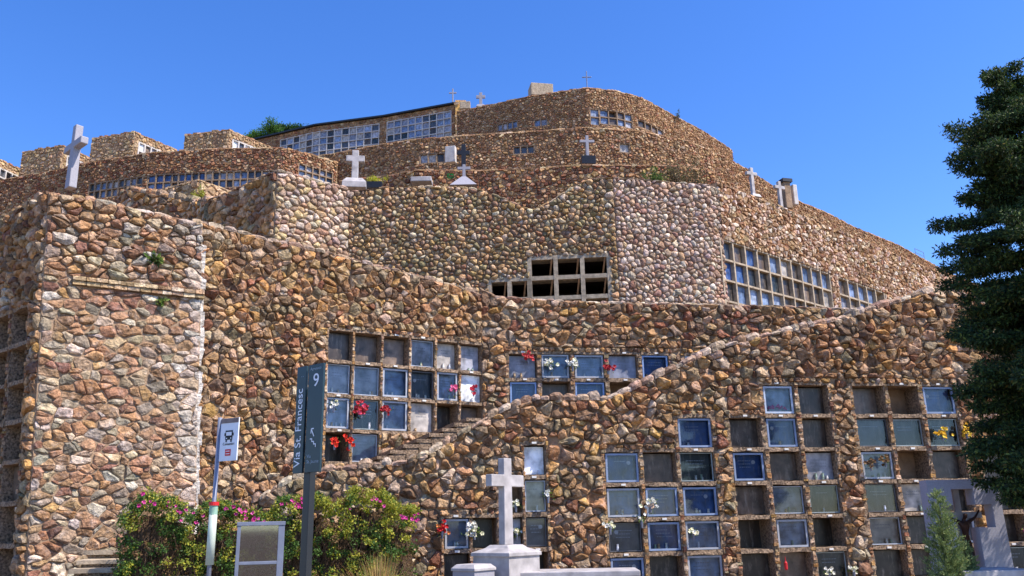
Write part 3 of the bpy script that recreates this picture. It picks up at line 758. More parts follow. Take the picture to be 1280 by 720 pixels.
mm = [atY(148, 244, 37), atY(164, 238, 36), atY(199, 244, 35.5), atY(240, 252, 34.8), m0[0]]
W_ = Wall('low_wall', 'low uneven rubble wall peeping over the left wall, joining the shaded wall', [(p.x, p.y) for p in mm], [tuple(p) for p in mm], 8)
W_.core(); W_.stones(pal=PAL_NEAR, zs=11, h=(.06, .14), n_own=0, matn='stone_far', detail=False); W_.coping(PAL_NEAR, own=False, hgt=(.1, .35)); terrace(W_, 5)

# ---- upper tiers ----------------------------------------------------------
def far_wall(name, label, pts, z, dz, pal, n=(.18, 1.3), parts=None, cop=PAL_FAR, zb=None, thick=.5):
    P = Zs(pts, z); W = Wall(name, label, [(p.x, p.y) for p in P], z, z - dz if zb is None else zb, thick=thick)
    if parts: parts(W)
    W.core('mortar_light', ds=2); k = W.stones(size=n[0], asp=n[1], pal=pal, zs=z - dz, h=(.04, .1), gap=.012, tilt=.8, n_own=0, matn='stone_far', detail=False)
    W.coping(cop, own=False, far=True, hgt=(.06, .16), L=(.3, .6)); terrace(W, 10); return W
def fgrid(W, x0, x1, yref, ncol, ys, xr, kinds, style='render', **kw):
    a, b = W.px(x0, yref)[0], W.px(x1, yref)[0]; zl = [W.px(xr, y)[1] for y in ys]
    style = 'concrete' if W.root.name.startswith('terrace') else style
    grid(W, [(a + (b - a) * k / ncol, a + (b - a) * (k + 1) / ncol, 0, len(zl) - 1) for k in range(ncol)], zl, ''.join(kinds), near=False, div=kw.get('div', .09), shf=kw.get('shf', .09), style=style, proud=.05, depth=.1)
TA = far_wall('terrace_wall', 'reddish low terrace wall just behind the dip of the cobbled wall', [(425, 227), (480, 221), (525, 213), (600, 214), (735, 207), (850, 208), (893, 217)], 20.6, 3.2, PAL_RED + PAL_OLIVE[:2], zb=14)
def tb_parts(W):
    fgrid(W, 525, 556, 200, 3, (193, 205), 525, ['L', 'S', 'E'])
    fgrid(W, 642, 668, 188, 3, (183, 193), 650, ['F', 'D', 'S'])
    fgrid(W, 774, 787, 185, 1, (179, 191), 780, ['L'])
TB = far_wall('terrace_wall', 'upper terrace wall crossing the whole hill and falling away to the right skyline', [(392, 197), (484, 180), (524, 174), (735, 160), (800, 165), (860, 177), (915, 201), (960, 229), (1002, 254), (1032, 266), (1067, 284), (1123, 307), (1183, 340), (1290, 385)], 28.6, 3.6, PAL_FAR, parts=tb_parts, zb=20)
def tc_parts(W):
    fgrid(W, 738, 749, 150, 1, (136, 146, 156), 738, 'f')
    fgrid(W, 750, 790, 150, 4, (137, 146, 155), 750, ['S', 'S', 'E', 'L', 'f'])
    fgrid(W, 797, 828, 158, 4, (150, 159), 800, ['L', 'S', 'W', 'S'])
    fgrid(W, 622, 647, 158, 4, (154, 163), 630, ['B', 'L'])
    fgrid(W, 668, 684, 153, 2, (149, 158), 675, ['B', 'L'])
TC = far_wall('terrace_wall', 'highest terrace wall forming the summit of the hill', [(571, 140), (601, 134), (660, 121), (733, 110), (769, 114), (800, 122), (814, 129), (846, 147), (880, 165), (915, 188)], 39.6, 5, PAL_FAR, parts=tc_parts, zb=28)
def u1_parts(W):
    fgrid(W, 112, 178, 232, 9, (229, 239, 249), 120, 'DLLSfK')
    fgrid(W, 185, 215, 224, 3, (219, 229, 239), 190, 'FBf')
    fgrid(W, 215, 292, 222, 9, (218, 228, 238), 215, 'LfSFD')
    fgrid(W, 292, 345, 220, 6, (214, 224, 234), 300, 'LfDB')
    fgrid(W, 373, 416, 213, 5, (206, 214, 223), 380, 'BfDLS')
far_wall('terrace_wall', 'long dark terrace wall at upper left with a strip of bluish niches under its lip', [(-20, 229), (0, 226), (60, 215), (114, 203), (185, 192), (260, 187), (353, 185), (385, 193), (422, 204)], 27.6, 5, PAL_RED + PAL_FAR, parts=u1_parts, zb=17)  # darker red palette puts this left-facing wall's shade into its stone colour

# niche blocks on the skyline
def block(label, L, M_, Rr, z, dz, own=True):
    a, b, c = (atZ(*p, z) for p in (L, M_, Rr)); t = thing('niche_block', label, 'tomb building', (b.x, b.y, z - dz), 0, 'stone niche blocks on the upper left skyline')
    Wl = Wall('', '', [(a.x, a.y), (b.x, b.y)], z, z - dz, thick=.3, parent=t); Wl.core(ds=3)
    Wl.stones(size=.28, pal=PAL_BLOCK, zs=z - dz, h=(.04, .09), n_own=0, matn='stone_far', detail=False); Wl.coping(PAL_FAR, own=False, far=True, hgt=(.1, .3))
    Wr = Wall('', '', [(b.x, b.y), (c.x, c.y)], z, z - dz, thick=.3, parent=t)
    e = Wr.len; nn = 6; zl = [z - .75 - .85 * k for k in range(4)]
    grid(Wr, [(.5 + (e - .8) * k / nn, .5 + (e - .8) * (k + 1) / nn, 0, 3) for k in range(nn)], zl, 'SLDW', near=False, div=.14, shf=.14, style='white', proud=.06, depth=.1)
    Wr.core(ds=3); Wr.stones(size=.28, pal=PAL_BLOCK, zs=z - dz, h=(.04, .09), n_own=0, matn='stone_far', detail=False); Wr.coping(PAL_FAR, own=False, far=True, hgt=(.08, .2))
    mb = MB(); d = Vector((b.x - a.x, b.y - a.y, 0)); mb.add([a, b, c, c - d], [(0, 1, 2, 3)]); mb.v = [(x, y, zz - .02) for x, y, zz in mb.v]
    o = mb.build('roof', 'render', None, t.location); o.parent = t; o.location = (0, 0, 0)
block('niche block cut by the left edge of the picture, only its white niches showing', (-60, 190), (-28, 187), (27, 213), 36, 4)
block('stone niche block behind the top of the leaning grey cross', (28, 191), (80, 183), (120, 202), 37, 4)
block('second stone niche block right of the leaning grey cross', (115, 174), (169, 166), (222, 189), 37.5, 4)
block('stone niche block on the skyline nearest the green shrub', (231, 170), (286, 163), (338, 184), 38, 4)
sb = thing('low_building', 'small stone block with a sunlit right side showing above the left wall', 'tomb building', tuple(atY(249, 240, 43)))
for pr in (((197, 238), (249.5, 225.5)), ((249.5, 225.5), (290, 240))):
    a, b = atZ(*pr[0], 19), atZ(*pr[1], 19); W = Wall('', '', [(a.x, a.y), (b.x, b.y)], 19, 15, thick=.3, parent=sb); W.core(ds=2)
    W.stones(size=.28, pal=PAL_BLOCK, zs=16, h=(.05, .1), n_own=0, matn='stone_far', detail=False); W.coping(PAL_BLOCK, own=False, far=True, hgt=(.05, .1))

# long niche building left of the summit
nb_pts = Zs([(318, 176), (395, 158), (480, 147), (569, 131)], 48)
NB = Wall('niche_building', 'long building of white framed niches with a flat dark roof left of the summit', [(p.x, p.y) for p in nb_pts], 48, 36, thick=.5, cat='tomb building')
def nbg(x0, x1, n, y0, xr, rows, kinds): 
    a, b = NB.px(x0, 160)[0], NB.px(x1, 160)[0]; zt = NB.px(xr, y0)[1]; grid(NB, [(a + (b - a) * k / n, a + (b - a) * (k + 1) / n, 0, rows) for k in range(n)], [zt - .85 * k for k in range(rows + 1)], kinds, near=False, div=.1, shf=.1, style='white', proud=.06, depth=.08)
KN = 'LLSDLKfB'
nbg(484, 564, 9, 139, 562, 4, KN); nbg(352, 474, 14, 155, 474, 4, KN)
NB.core('mortar', ds=4); NB.stones(size=.3, pal=PAL_FAR, zs=42.5, h=(.04, .09), n_own=0, matn='stone_far', detail=False)
mb = MB()
for a, b in zip(NB.path, NB.path[1:]):
    d = (b - a); n_ = Vector((d.y, -d.x)).normalized()
    p = [(a.x + n_.x * .35, a.y + n_.y * .35), (b.x + n_.x * .35, b.y + n_.y * .35), (b.x - n_.x * 5, b.y - n_.y * 5), (a.x - n_.x * 5, a.y - n_.y * 5)]
    mb.add([(x, y, 48.02) for x, y in p] + [(x, y, 48.2) for x, y in p], [(3, 2, 1, 0), (4, 5, 6, 7), (0, 1, 5, 4), (1, 2, 6, 5), (2, 3, 7, 6), (3, 0, 4, 7)])
o = mb.build('roof', 'pole', None, NB.base); o.parent = NB.root; o.location = (0, 0, 0)
# pale pier closing the building at the summit wall
P0 = atZ(569, 131, 48); mb = MB(); mb.box((P0.x + .7, P0.y - .2, 43), (1.2, 1.2, 10.3), 0, .05, col=srgb(205, 160, 90)); 
for k in range(24): mb.box((P0.x + .7 + rnd.uniform(-.5, .5), P0.y - .85, 38.5 + k * .4), (rnd.uniform(.3, .6), .14, .3), 0, .04, col=pick(PAL_BLOCK, rnd))
tag(mb.build('stone_pier', 'stone_far', tint=True), 'ochre stone pier at the right end of the white niche building', 'pier')

# ------------------------------------------------------------------ crosses, slabs
def cross_mesh(mb, w, t, H, arm, az, ah=None, taper=0):
    """shaft and arms as one outline"""
    ah = ah or w; x = w / 2; b = x + taper
    poly = [(-b, 0), (b, 0), (x, az - ah / 2), (arm, az - ah / 2), (arm, az + ah / 2), (x, az + ah / 2), (x, H), (-x, H), (-x, az + ah / 2), (-arm, az + ah / 2), (-arm, az - ah / 2), (-x, az - ah / 2)]
    n = 12; vs = [(px_, -t / 2, pz_) for px_, pz_ in poly] + [(px_, t / 2, pz_) for px_, pz_ in poly]
    cf = [(0, 1, 2, 11), (2, 3, 4, 5), (11, 2, 5, 8), (8, 5, 6, 7), (10, 11, 8, 9)]
    mb.add(vs, cf + [tuple(i + n for i in f)[::-1] for f in cf] + [(i, i + n, (i + 1) % n + n, (i + 1) % n)[::1] for i in range(n)])
def cross(label, px, ptop, pbot, Y, rz, m='marble', wf=.13, armf=.27, tf=.12, azf=.72, base=None, taper=0, basem=None, ahf=None, bh=0, cat='cross'):
    top, bot = atY(px, ptop, Y), atY(px, pbot, Y); H = top.z - bot.z; t = thing('cross', label, cat, tuple(bot), rz)
    z0 = 0
    if base:
        mb = MB(); bh = base[-1][1] * H
        mb.lathe([(r * H, z * H) for r, z in base], sq=True); bevel(mb.build('base', basem or m, t), .008 * H); z0 = bh
    mb = MB(); hh = H - z0; cross_mesh(mb, wf * H, tf * H, hh, armf * H, hh * azf, (ahf or wf) * H, taper * H)
    mb.v = [(x, y, z + z0) for x, y, z in mb.v]; bevel(mb.build('shaft_and_arms', m, t), .012 * H); return t
cross('leaning weathered grey cross seen edge-on at the left wall corner top', 88, 158, 236, 17.0, R_(-41), 'greymarble', .11, .3, .11, .68, taper=.03)
cross('white stone cross on a wide trapezoid base next to the yellow plant', 443, 189, 239, 32.2, R_(8), 'marble', .15, .21, .13, .72, base=[(.27, 0), (.27, .14), (.18, .26)])
cross('dark cross behind the low white pyramid cross and beside the white headstone', 579.5, 181, 214, 44, R_(5), 'black', .16, .22, .12, .68)
cross('small white cross on a stone pyramid above the cobbled wall dip', 580, 206, 237, 32.3, 0, 'greymarble', .11, .24, .1, .7, base=[(.5, 0), (.08, .5)])
cross('slender pale cross on a black block below the summit corner', 735, 170, 208, 44.5, R_(4), 'greymarble', .09, .22, .1, .74, base=[(.21, 0), (.21, .27)], basem='black')
cross('small pale cross on the skyline left of the summit box', 601, 116, 135, 77, 0, 'greymarble', .18, .27, .12, .68, base=[(.26, 0), (.2, .15)])
cross('thin faint cross above the right end of the white niche building', 566, 111, 132, 92, 0, 'greymarble', .07, .2, .06, .75)
cross('thin iron cross standing on the summit corner', 734, 89, 111, 73.5, 0, 'steel', .05, .24, .05, .66)
cross('upper left one of two white crosses on the right-hand slope', 942, 210, 248, 34.3, R_(25), 'marble', .11, .2, .1, .78, base=[(.18, 0), (.14, .1)])
cross('lower right one of two white crosses on the right-hand slope', 977, 227, 264, 35.4, R_(25), 'marble', .11, .2, .1, .78, base=[(.16, 0), (.12, .08)])

def slabthing(name, label, cat, x0, x1, y0, y1, Y, dpt, m, rz=0, bv=.03):
    a, b = atY(x0, y1, Y), atY(x1, y1, Y); h = atY(x0, y0, Y).z - a.z; c = (a + b) / 2
    mb = MB(); mb.box((0, 0, h / 2), ((b - a).length, dpt, h)); o = mb.build(name, m); o.location = (c.x, c.y, a.z); o.rotation_euler = (0, 0, rz)
    tag(o, label, cat); bevel(o, bv); return o
slabthing('ledger_stone', 'low white slab on the cobbled wall between the yellow plant and the pyramid cross', 'gravestone', 514, 540, 224, 230, 33, .6, 'marble')
slabthing('headstone', 'upright white headstone left of the dark cross', 'gravestone', 557, 570, 184, 204, 44.5, .35, 'white', R_(-12))
slabthing('stone_box', 'big pale box standing on the summit wall', 'tomb', 662, 690, 109, 124, 76, 1.6, 'render', R_(10), .05)
slabthing('headstone', 'tall white slab right of the two crosses on the slope', 'gravestone', 991, 997, 232, 257, 36.6, .3, 'white', R_(15))
b_ = slabthing('stone_pier', 'small stone pier with a dark cap between the crosses and white slab on the slope', 'pier', 980, 989, 229, 262, 36.4, .4, 'mortar_light', R_(15))
mb = MB(); hh = (atY(985, 229, 36.4).z - atY(985, 262, 36.4).z); mb.box((0, 0, hh + .06), (.5, .55, .16)); mb.build('cap', 'pole', b_)
slabthing('stone_box', 'small pale block on the left end of the summit wall', 'tomb', 575, 588, 129, 138, 77, .8, 'render', 0, .04)

# leaves ------------------------------------------------------------------
def leaf_mesh(name, pts, sizes, pal, m, parent=None, nr=None, asp=.45, seed=1, drop=0):
    """one bent diamond leaf per point"""
    g_ = np.random.default_rng(seed); P = np.array(pts, 'f'); n = len(P); sz = np.array(sizes, 'f')
    d = g_.normal(size=(n, 3)); 
    if nr is not None: d = d * .6 + np.array(nr)
    d[:, 2] -= drop
    d /= np.linalg.norm(d, axis=1)[:, None]; a = g_.normal(size=(n, 3)); a = np.cross(d, a); a /= np.linalg.norm(a, axis=1)[:, None]; c = np.cross(d, a)
    V = np.empty((n, 4, 3), 'f'); s = sz[:, None]
    V[:, 0] = P; V[:, 1] = P + d * s * .5 + a * s * asp * .5 + c * s * .1; V[:, 2] = P + d * s; V[:, 3] = P + d * s * .5 - a * s * asp * .5 + c * s * .1
    me = bpy.data.meshes.new(name); F_ = np.arange(n * 4).reshape(n, 4)
    me.from_pydata(V.reshape(-1, 3).tolist(), [], F_.tolist())
    cols = np.array([srgb(*p[:3]) for p in pal]); w_ = np.array([p[3] for p in pal], float); ix = g_.choice(len(pal), n, p=w_ / w_.sum())
    C = cols[ix] * g_.uniform(.75, 1.25, (n, 1)); at = me.attributes.new('tint', 'FLOAT_COLOR', 'FACE'); at.data.foreach_set('color', np.hstack([C, np.ones((n, 1))]).astype('f').ravel())
    me.materials.append(MT[m]); o = bpy.data.objects.new(name, me); link(o, parent); return o
GREEN = [(84, 110, 48, 5), (110, 132, 60, 3), (64, 88, 40, 4), (140, 150, 70, 1)]
def shrub(label, c, rad, n, size, pal, name='shrub', cat='shrub', squash=.8, seed=3, stem=True):
    t = thing(name, label, cat, tuple(c)); g_ = random.Random(seed); pts = []
    cl = [(g_.gauss(0, rad[0] * .45), g_.gauss(0, rad[1] * .45), abs(g_.gauss(rad[2] * .5, rad[2] * .3))) for _ in range(14)]
    for i in range(n):
        k = g_.choice(cl); pts.append((k[0] + g_.gauss(0, rad[0] * .22), k[1] + g_.gauss(0, rad[1] * .22), max(0, k[2] + g_.gauss(0, rad[2] * .2))))
    leaf_mesh('foliage', pts, [size * g_.uniform(.6, 1.3) for _ in pts], pal, 'leaf', t, seed=seed)
    if stem:
        mb = MB()
        for k in cl[:8]: mb.tube((0, 0, -.05), k, .02 * rad[2] + .006, .006, 5)
        mb.build('stems', 'bark', t)
    return t
def blossom(mb, c, s, col, g_):
    for k in range(5):
        t = k * 1.256 + g_.random(); d = Vector((math.cos(t), g_.uniform(-.9, .1), math.sin(t))); d.normalize(); u = d.cross(Vector((0, -1, .3))).normalized()
        c = Vector(c); kk = g_.uniform(.75, 1.2); cc = tuple(min(.9, x * kk) for x in col)
        mb.add([c, c + d * s * .6 + u * s * .4, c + d * s + Vector((0, -.2 * s, 0)), c + d * s * .6 - u * s * .4], [(0, 1, 2, 3)], cc)
def bouquet(label, W, px, py, cols, n=8, rad=.11, s=.045, out=.16, holder=True, green=10):
    s *= .8; n = int(n * 1.4); q, z = W.px(px, py); c = W.P(q, z, out); t = thing('bouquet', label, 'flowers', tuple(c)); g_ = random.Random(int(px * 7 + py)); mb = MB()
    for i in range(n):
        p = (g_.gauss(0, rad * .5), g_.gauss(0, rad * .3), g_.gauss(0, rad * .45))
        cc = g_.choice(cols)
        for _ in range(3): blossom(mb, (p[0] + g_.uniform(-.01, .01), p[1] - .01 * _, p[2]), s * g_.uniform(.8, 1.2), srgb(*cc), g_)
    mb.build('blossoms', 'petal', t, tint=True)
    if green: leaf_mesh('leaves', [(g_.gauss(0, rad * .5), g_.gauss(0, .03) + .02, g_.gauss(-.03, rad * .5)) for _ in range(green * 2)], [.07] * green * 2, GREEN, 'leaf', t, seed=int(px))
    if holder: mb = MB(); mb.lathe([(.02, -.2), (.035, -.06), (.03, -.05)], n=8); mb.tube((0, 0, -.14), (0, out + .02, -.14), .008, n=5); mb.build('holder', 'steel', t)
    return t
RED = [(170, 36, 44), (186, 60, 66)]; PINK = [(230, 80, 130), (240, 120, 160)]; WHT = [(238, 236, 226), (225, 222, 205), (240, 232, 190)]; YEL = [(230, 180, 40), (240, 200, 70)]
bouquet('large spray of red flowers beside the third row of left niches', W2, 449, 513, RED + [(225, 80, 110)], 14, .17, .07)
bouquet('single compact red bunch on the divider right of the large red spray', W2, 480, 513, RED, 8, .11, .065)
bouquet('left orange-red bunch in the lowest left niche beside the blue sign', W2, 414, 552, [(225, 55, 35)], 7, .11, .06)
bouquet('right orange-red bunch in the lowest left niche, close to the pale slab', W2, 434, 552, [(225, 55, 35)], 9, .13, .06)
bouquet('bright pink bunch in the second row of left niches', W2, 563, 486, PINK, 8, .12, .06)
bouquet('red flowers in the white lined niche at the right end of the left wall', W2, 588, 487, [(200, 50, 70)], 7, .11, .06)
bouquet('cream flowers on the low left niche next to the blue sign', W2, 413, 506, WHT, 6, .12, .05)
bouquet('pinkish red bunch above the first niche of the middle wall', WM, 659, 447, [(190, 60, 60), (205, 90, 90)], 10, .15, .07)
bouquet('cream and green bunch between first and second niche of the middle wall', WM, 686, 455, WHT, 10, .15, .065, green=20)
bouquet('cream and green bunch between second and third niche of the middle wall', WM, 714, 456, WHT, 10, .15, .065, green=22)
bouquet('upright red bunch right of the third niche of the middle wall', WM, 758, 460, RED, 10, .13, .065)
bouquet('cream and tan flowers between the left and middle column of the first niche block', WR, 810, 629, WHT + [(215, 180, 150)], 12, .13, .06)
bouquet('white flowers in a holder left of the first niche block', WR, 760, 656, WHT, 7, .09, .05)
bouquet('tiny greenish flower spray between two framed niches of the fourth row', WR, 799, 648, WHT, 4, .08, .045)
bouquet('white flowers in a holder between the middle and right column of the first niche block', WR, 863, 663, WHT, 8, .09, .05)
bouquet('yellow flower bunch left one in the niche under the dark tree', WR, 1172, 541, YEL, 10, .14, .06)
bouquet('yellow flower bunch right one, touching the dark tree', WR, 1202, 540, YEL, 10, .14, .06)
bouquet('whitish dried bunch on the blue framed niche beside the dark tree', WR, 1194, 490, [(200, 185, 165), (215, 205, 190)], 9, .13, .06)
bouquet('left brown dried bunch on the pale slab in the right niche block', WR, 1083, 578, [(120, 90, 60)], 7, .11, .055)
bouquet('right brown dried bunch on the pale slab in the right niche block', WR, 1101, 574, [(130, 98, 62)], 7, .11, .055)
bouquet('pink bunch on the black slab at the far right under the tree', WR, 1277, 661, [(200, 70, 130)], 7, .1, .05)
bouquet('white bunch left of the black slab low in the centre niche block', WR, 1031, 713, WHT, 7, .09, .05)
bouquet('white bunch right of the black slab low in the centre niche block', WR, 1062, 712, WHT, 7, .09, .05)
bouquet('red and orange bunch left of the niche beside the hedge', WR, 552, 661, [(190, 30, 35), (205, 120, 60)], 9, .12, .055)
bouquet('cream bunch with green leaves between the niches behind the small pedestal', WR, 592, 662, WHT, 12, .15, .06, green=22)
bouquet('white flowers on the second niche above the marble cross arm', WR, 683, 617, WHT, 8, .1, .05, green=14)
bouquet('green and white spray in the niche right of the marble cross', WR, 646, 664, WHT, 6, .1, .05, green=26, out=-.02)
bouquet('small white flowers in the dark niche right of the cross shaft', WR, 645, 628, WHT, 5, .09, .05, out=-.02)
mb = MB(); q, z = WR.px(979, 705); p = WR.P(q, z, .12); mb.lathe([(.02, -.12), (.035, -.1), (.035, .03), (.012, .06), (.004, .16)], p, 9); tag(mb.build('grave_candle', 'signred'), 'small red candle on the shelf low in the centre niche block', 'candle')

# ------------------------------------------------------------------ small plants on terraces and walls
p = atY(468, 235, 32.4); t = shrub('bright yellow-green plant in a dark trough beside the white cross', p + Vector((0, 0, .18)), (.3, .16, .3), 700, .06, [(190, 190, 40, 5), (150, 165, 50, 3), (220, 210, 70, 3)], 'potted_plant', 'plant', seed=11)
mb = MB(); mb.box((0, 0, -.09), (.68, .35, .26), 0, .01); mb.build('trough', 'black', t)
shrub('small weed with drooping blades high on the left corner wall', W1.P(*W1.px(184, 328), .05), (.14, .06, .12), 160, .14, GREEN, 'weed', 'plant', seed=5, stem=False)
shrub('round green weed under the brick ledge of the left corner wall', W1.P(*W1.px(195, 381), .04), (.1, .05, .1), 120, .09, GREEN, 'weed', 'plant', seed=6, stem=False)
shrub('yellow-green tuft growing in front of the small stone block', atY(247, 252, 35), (.3, .2, .45), 400, .1, [(170, 165, 60, 4), (130, 140, 50, 3)], 'weed', 'plant', seed=8)
for i, (x, y, w_, h_, lb) in enumerate(((818, 232, .4, .5, 'small fresh green weed on the pink bastion top'), (845, 232, .7, .9, 'brownish scrub bush at the middle of the bastion top'), (868, 234, .55, .8, 'brownish scrub bush at the right end of the bastion top'))):
    shrub(lb, atY(x, y, 33.2), (w_, .4, h_), 900, .1, [(110, 96, 66, 4), (96, 96, 56, 3), (130, 112, 82, 3)] if i else GREEN, 'shrub', 'shrub', seed=20 + i)
t = thing('wreath', 'bright green wreath lying left of the pyramid cross', 'wreath', tuple(atY(563, 220, 32.4))); pts = []
for k in range(260): a = rnd.uniform(0, 6.28); pts.append((math.cos(a) * .12 + rnd.gauss(0, .02), rnd.gauss(0, .02), math.sin(a) * .08 + rnd.gauss(0, .015)))
leaf_mesh('foliage', pts, [.05] * len(pts), [(30, 160, 80, 3), (40, 130, 70, 2)], 'leaf', t)
shrub('round green shrub behind the terrace on the upper left skyline', atY(334, 174, 96), (1.7, 1.2, 1.7), 3600, .26, [(70, 110, 40, 4), (90, 130, 50, 3), (52, 84, 34, 3)], seed=31)
shrub('small green shrub left of the round one on the skyline', atY(314, 175, 96), (1.1, 1, .9), 1500, .22, [(70, 110, 40, 4), (90, 130, 50, 3)], seed=32)
shrub('low dark hedge running from the round shrub to the niche building', atY(368, 168, 98), (3.4, .8, 1.1), 2600, .3, [(48, 78, 36, 4), (60, 92, 40, 3)], name='hedge', cat='hedge', seed=33)
shrub('tiny bare sprig on the summit wall slope', atY(848, 149, 74), (.35, .2, .7), 60, .18, [(70, 80, 50, 1)], 'weed', 'plant', seed=34)
mb = MB(); 
for x, y in ((1145, 321), (1156, 326)): a = atZ(x, y, 28.7); mb.tube(a, a + Vector((0, 0, .95)), .03, n=5)
a, b = atZ(1145, 321, 28.7), atZ(1156, 326, 28.7); mb.tube(a + Vector((0, 0, .95)), b + Vector((0, 0, .95)), .03, n=5); mb.tube(a + Vector((0, 0, .5)), b + Vector((0, 0, .5)), .025, n=5)
tag(mb.build('handrail', 'steel'), 'small grey handrail on the right skyline', 'railing')

# ------------------------------------------------------------------ big conifer
tx, ty = (atY(1292, 300, 13.3).x, 13.3)
tree = thing('conifer_tree', 'tall dark layered conifer at the right edge', 'tree', (tx, ty, 0))
g_ = random.Random(42); mb = MB(); TH = 9.25
ztree = lambda py: atY(1292, py, 13.3).z
prof = sorted([(ztree(y), r_ / F * 13.3) for y, r_ in ((70, 6), (77, 16), (99, 38), (118, 32), (132, 34), (145, 26), (155, 60), (169, 80), (188, 112), (208, 97), (223, 76), (239, 82), (250, 74), (270, 126), (293, 126), (313, 119), (332, 112), (360, 116), (400, 118), (440, 114), (480, 116), (520, 130), (560, 138), (600, 112), (630, 84), (660, 60))])
def rad_at(z):
    if z <= prof[0][0]: return prof[0][1]
    for a, b in zip(prof, prof[1:]):
        if z <= b[0]: return a[1] + (b[1] - a[1]) * (z - a[0]) / (b[0] - a[0])
    return .05
for k in range(10): mb.tube((0, 0, TH * k / 10), (0, 0, TH * (k + 1) / 10), .19 * (1 - k / 10.5), .19 * (1 - (k + 1) / 10.5), 10, cap=False)
mb.build('trunk', 'bark', tree)
mb = MB(); pts = []; szs = []; drs = []; z = prof[0][0] + .1
while z < TH - .1:
    nb_ = g_.randint(5, 8)
    for k in range(nb_):
        a = g_.uniform(0, 6.283); zz = z + g_.uniform(-.14, .14); L_ = max(.14, rad_at(zz) * g_.choice([.55, .7, .85, .95, 1.0]))
        d = Vector((math.cos(a), math.sin(a), 0)); up = g_.uniform(-.12, .3)
        pr = lambda t: d * (L_ * t) + Vector((0, 0, zz + L_ * (up * t - .30 * t * t + .20 * t ** 3)))
        for j in range(4): mb.tube(pr(j / 4), pr((j + 1) / 4), .035 * (1 - j / 4.3), .035 * (1 - (j + 1) / 4.3), 5, cap=False)
        nc = int(L_ / .055) + 3; side = d.cross(Vector((0, 0, 1)))
        for j in range(nc):
            t = .2 + .82 * j / nc; w_ = .32 * L_ * (1 - t * .75) * min(1, t * 2.5)
            for sgn in (-1, 0, 1):
                cc = pr(min(1, t)) + side * (sgn * w_ * g_.uniform(.4, 1)) + Vector((0, 0, g_.uniform(-.06, .03)))
                rr = g_.uniform(.065, .11)
                for _ in range(21 if t > .35 else 10):
                    v = Vector((g_.gauss(0, 1), g_.gauss(0, 1), g_.gauss(0, .8))); v.normalize(); pp = cc + v * rr * g_.random() ** .5
                    pts.append(tuple(pp)); szs.append(g_.uniform(.04, .085)); drs.append(tuple(v * .9 + d * .3))
    z += .12 if z < 6 else .145
mb.build('limbs', 'bark', tree)
leaf_mesh('crown', pts, szs, [(48, 70, 38, 5), (62, 86, 44, 4), (38, 56, 36, 4), (98, 114, 56, 2.5), (116, 106, 60, .6)], 'needle', tree, nr=drs, asp=.4, seed=9, drop=.2)
print('tree leaves', len(pts))

# ------------------------------------------------------------------ sapling
def sapling(label, px, ptop, Y, R0, seed):
    b = atY(px, 700, Y); top = atY(px, ptop, Y); H = top.z; t = thing('young_conifer', label, 'tree', (top.x, b.y, 0)); g_ = random.Random(seed)
    mb = MB(); mb.tube((0, 0, 0), (0, 0, H * .97), .035, .006, 7); mb.build('trunk', 'bark', t); pts = []; szs = []; drs = []
    z = .15
    while z < H - .02:
        f = 1 - z / H; Rz = R0 * (f ** .8) * g_.uniform(.8, 1.1)
        for k in range(10 if f > .25 else 6):
            a = g_.uniform(0, 6.28); d = Vector((math.cos(a), math.sin(a), g_.uniform(.35, .75))); L_ = Rz * g_.uniform(.7, 1.15) + .04; m = int(L_ / .012) + 2
            for j in range(m):
                tt = (j + 1) / m; p = Vector((0, 0, z)) + d * L_ * tt
                for _ in range(2): pts.append(tuple(p + Vector((g_.gauss(0, .012), g_.gauss(0, .012), g_.gauss(0, .012))))); szs.append(g_.uniform(.03, .055)); drs.append(tuple(d + Vector((0, 0, .5))))
        z += .045
    leaf_mesh('crown', pts, szs, [(126, 142, 84, 4), (150, 160, 100, 3), (98, 118, 70, 3)], 'needle', t, nr=drs, asp=.3, seed=seed)
sapling('young feathery conifer in front of the grey monument, pointed top', 1170, 612, 12.6, .42, 4)
sapling('low spreading conifer shoot leaning against the grey monument foot', 1204, 676, 12.9, .26, 5)

# ------------------------------------------------------------------ hedge
hl, hr = atY(160, 640, 14.0), atY(520, 640, 15.3)
hd = Vector((hr.x - hl.x, hr.y - hl.y, 0)); hL = hd.length; hedge = thing('flowering_hedge', 'wide green hedge with magenta blossoms along its top below the left wall', 'hedge', (hl.x, hl.y, 0), math.atan2(hd.y, hd.x))
g_ = random.Random(77)
def htop(t): return 2.12 + .10 * math.sin(t * 2.1 + 1) + .09 * math.sin(t * 5.3) + .05 * math.sin(t * 11) - .5 * max(0, (.25 - t)) + (.1 if 3.6 < t < 4.6 else 0)
cl = []
for i in range(1050):
    t = g_.uniform(-.02, 1.0) * hL; y = g_.gauss(-.05, .12) + g_.choice([0, 0, 0, .1, .3]); z = g_.uniform(.05, 1) * (htop(t) - .05)
    if g_.random() < .3: z = htop(t) - g_.uniform(0, .12); y = g_.uniform(-.1, .7)
    cl.append((t, y, z, g_.uniform(.06, .13)))
for i in range(60): cl.append((g_.uniform(-.08, .06), g_.uniform(-.1, .7), g_.uniform(.1, 2.05), .1))
gp = []; bp = []; yp = []
for t, y, z, rr in cl:
    up = z / htop(t); kind = g_.random()
    for _ in range(46):
        v = Vector((g_.gauss(0, 1), g_.gauss(0, 1), g_.gauss(0, 1))).normalized() * rr * g_.random() ** .4
        p = (t + v.x, y + v.y, z + v.z)
        if kind < .08 + .12 * (.3 < up < .85): bp.append(p)
        elif kind < .5 + .35 * (t > 2.6 and up > .72): yp.append(p)
        else: gp.append(p)
HG = [(74, 104, 44, 5), (92, 120, 52, 3), (58, 84, 38, 4)]
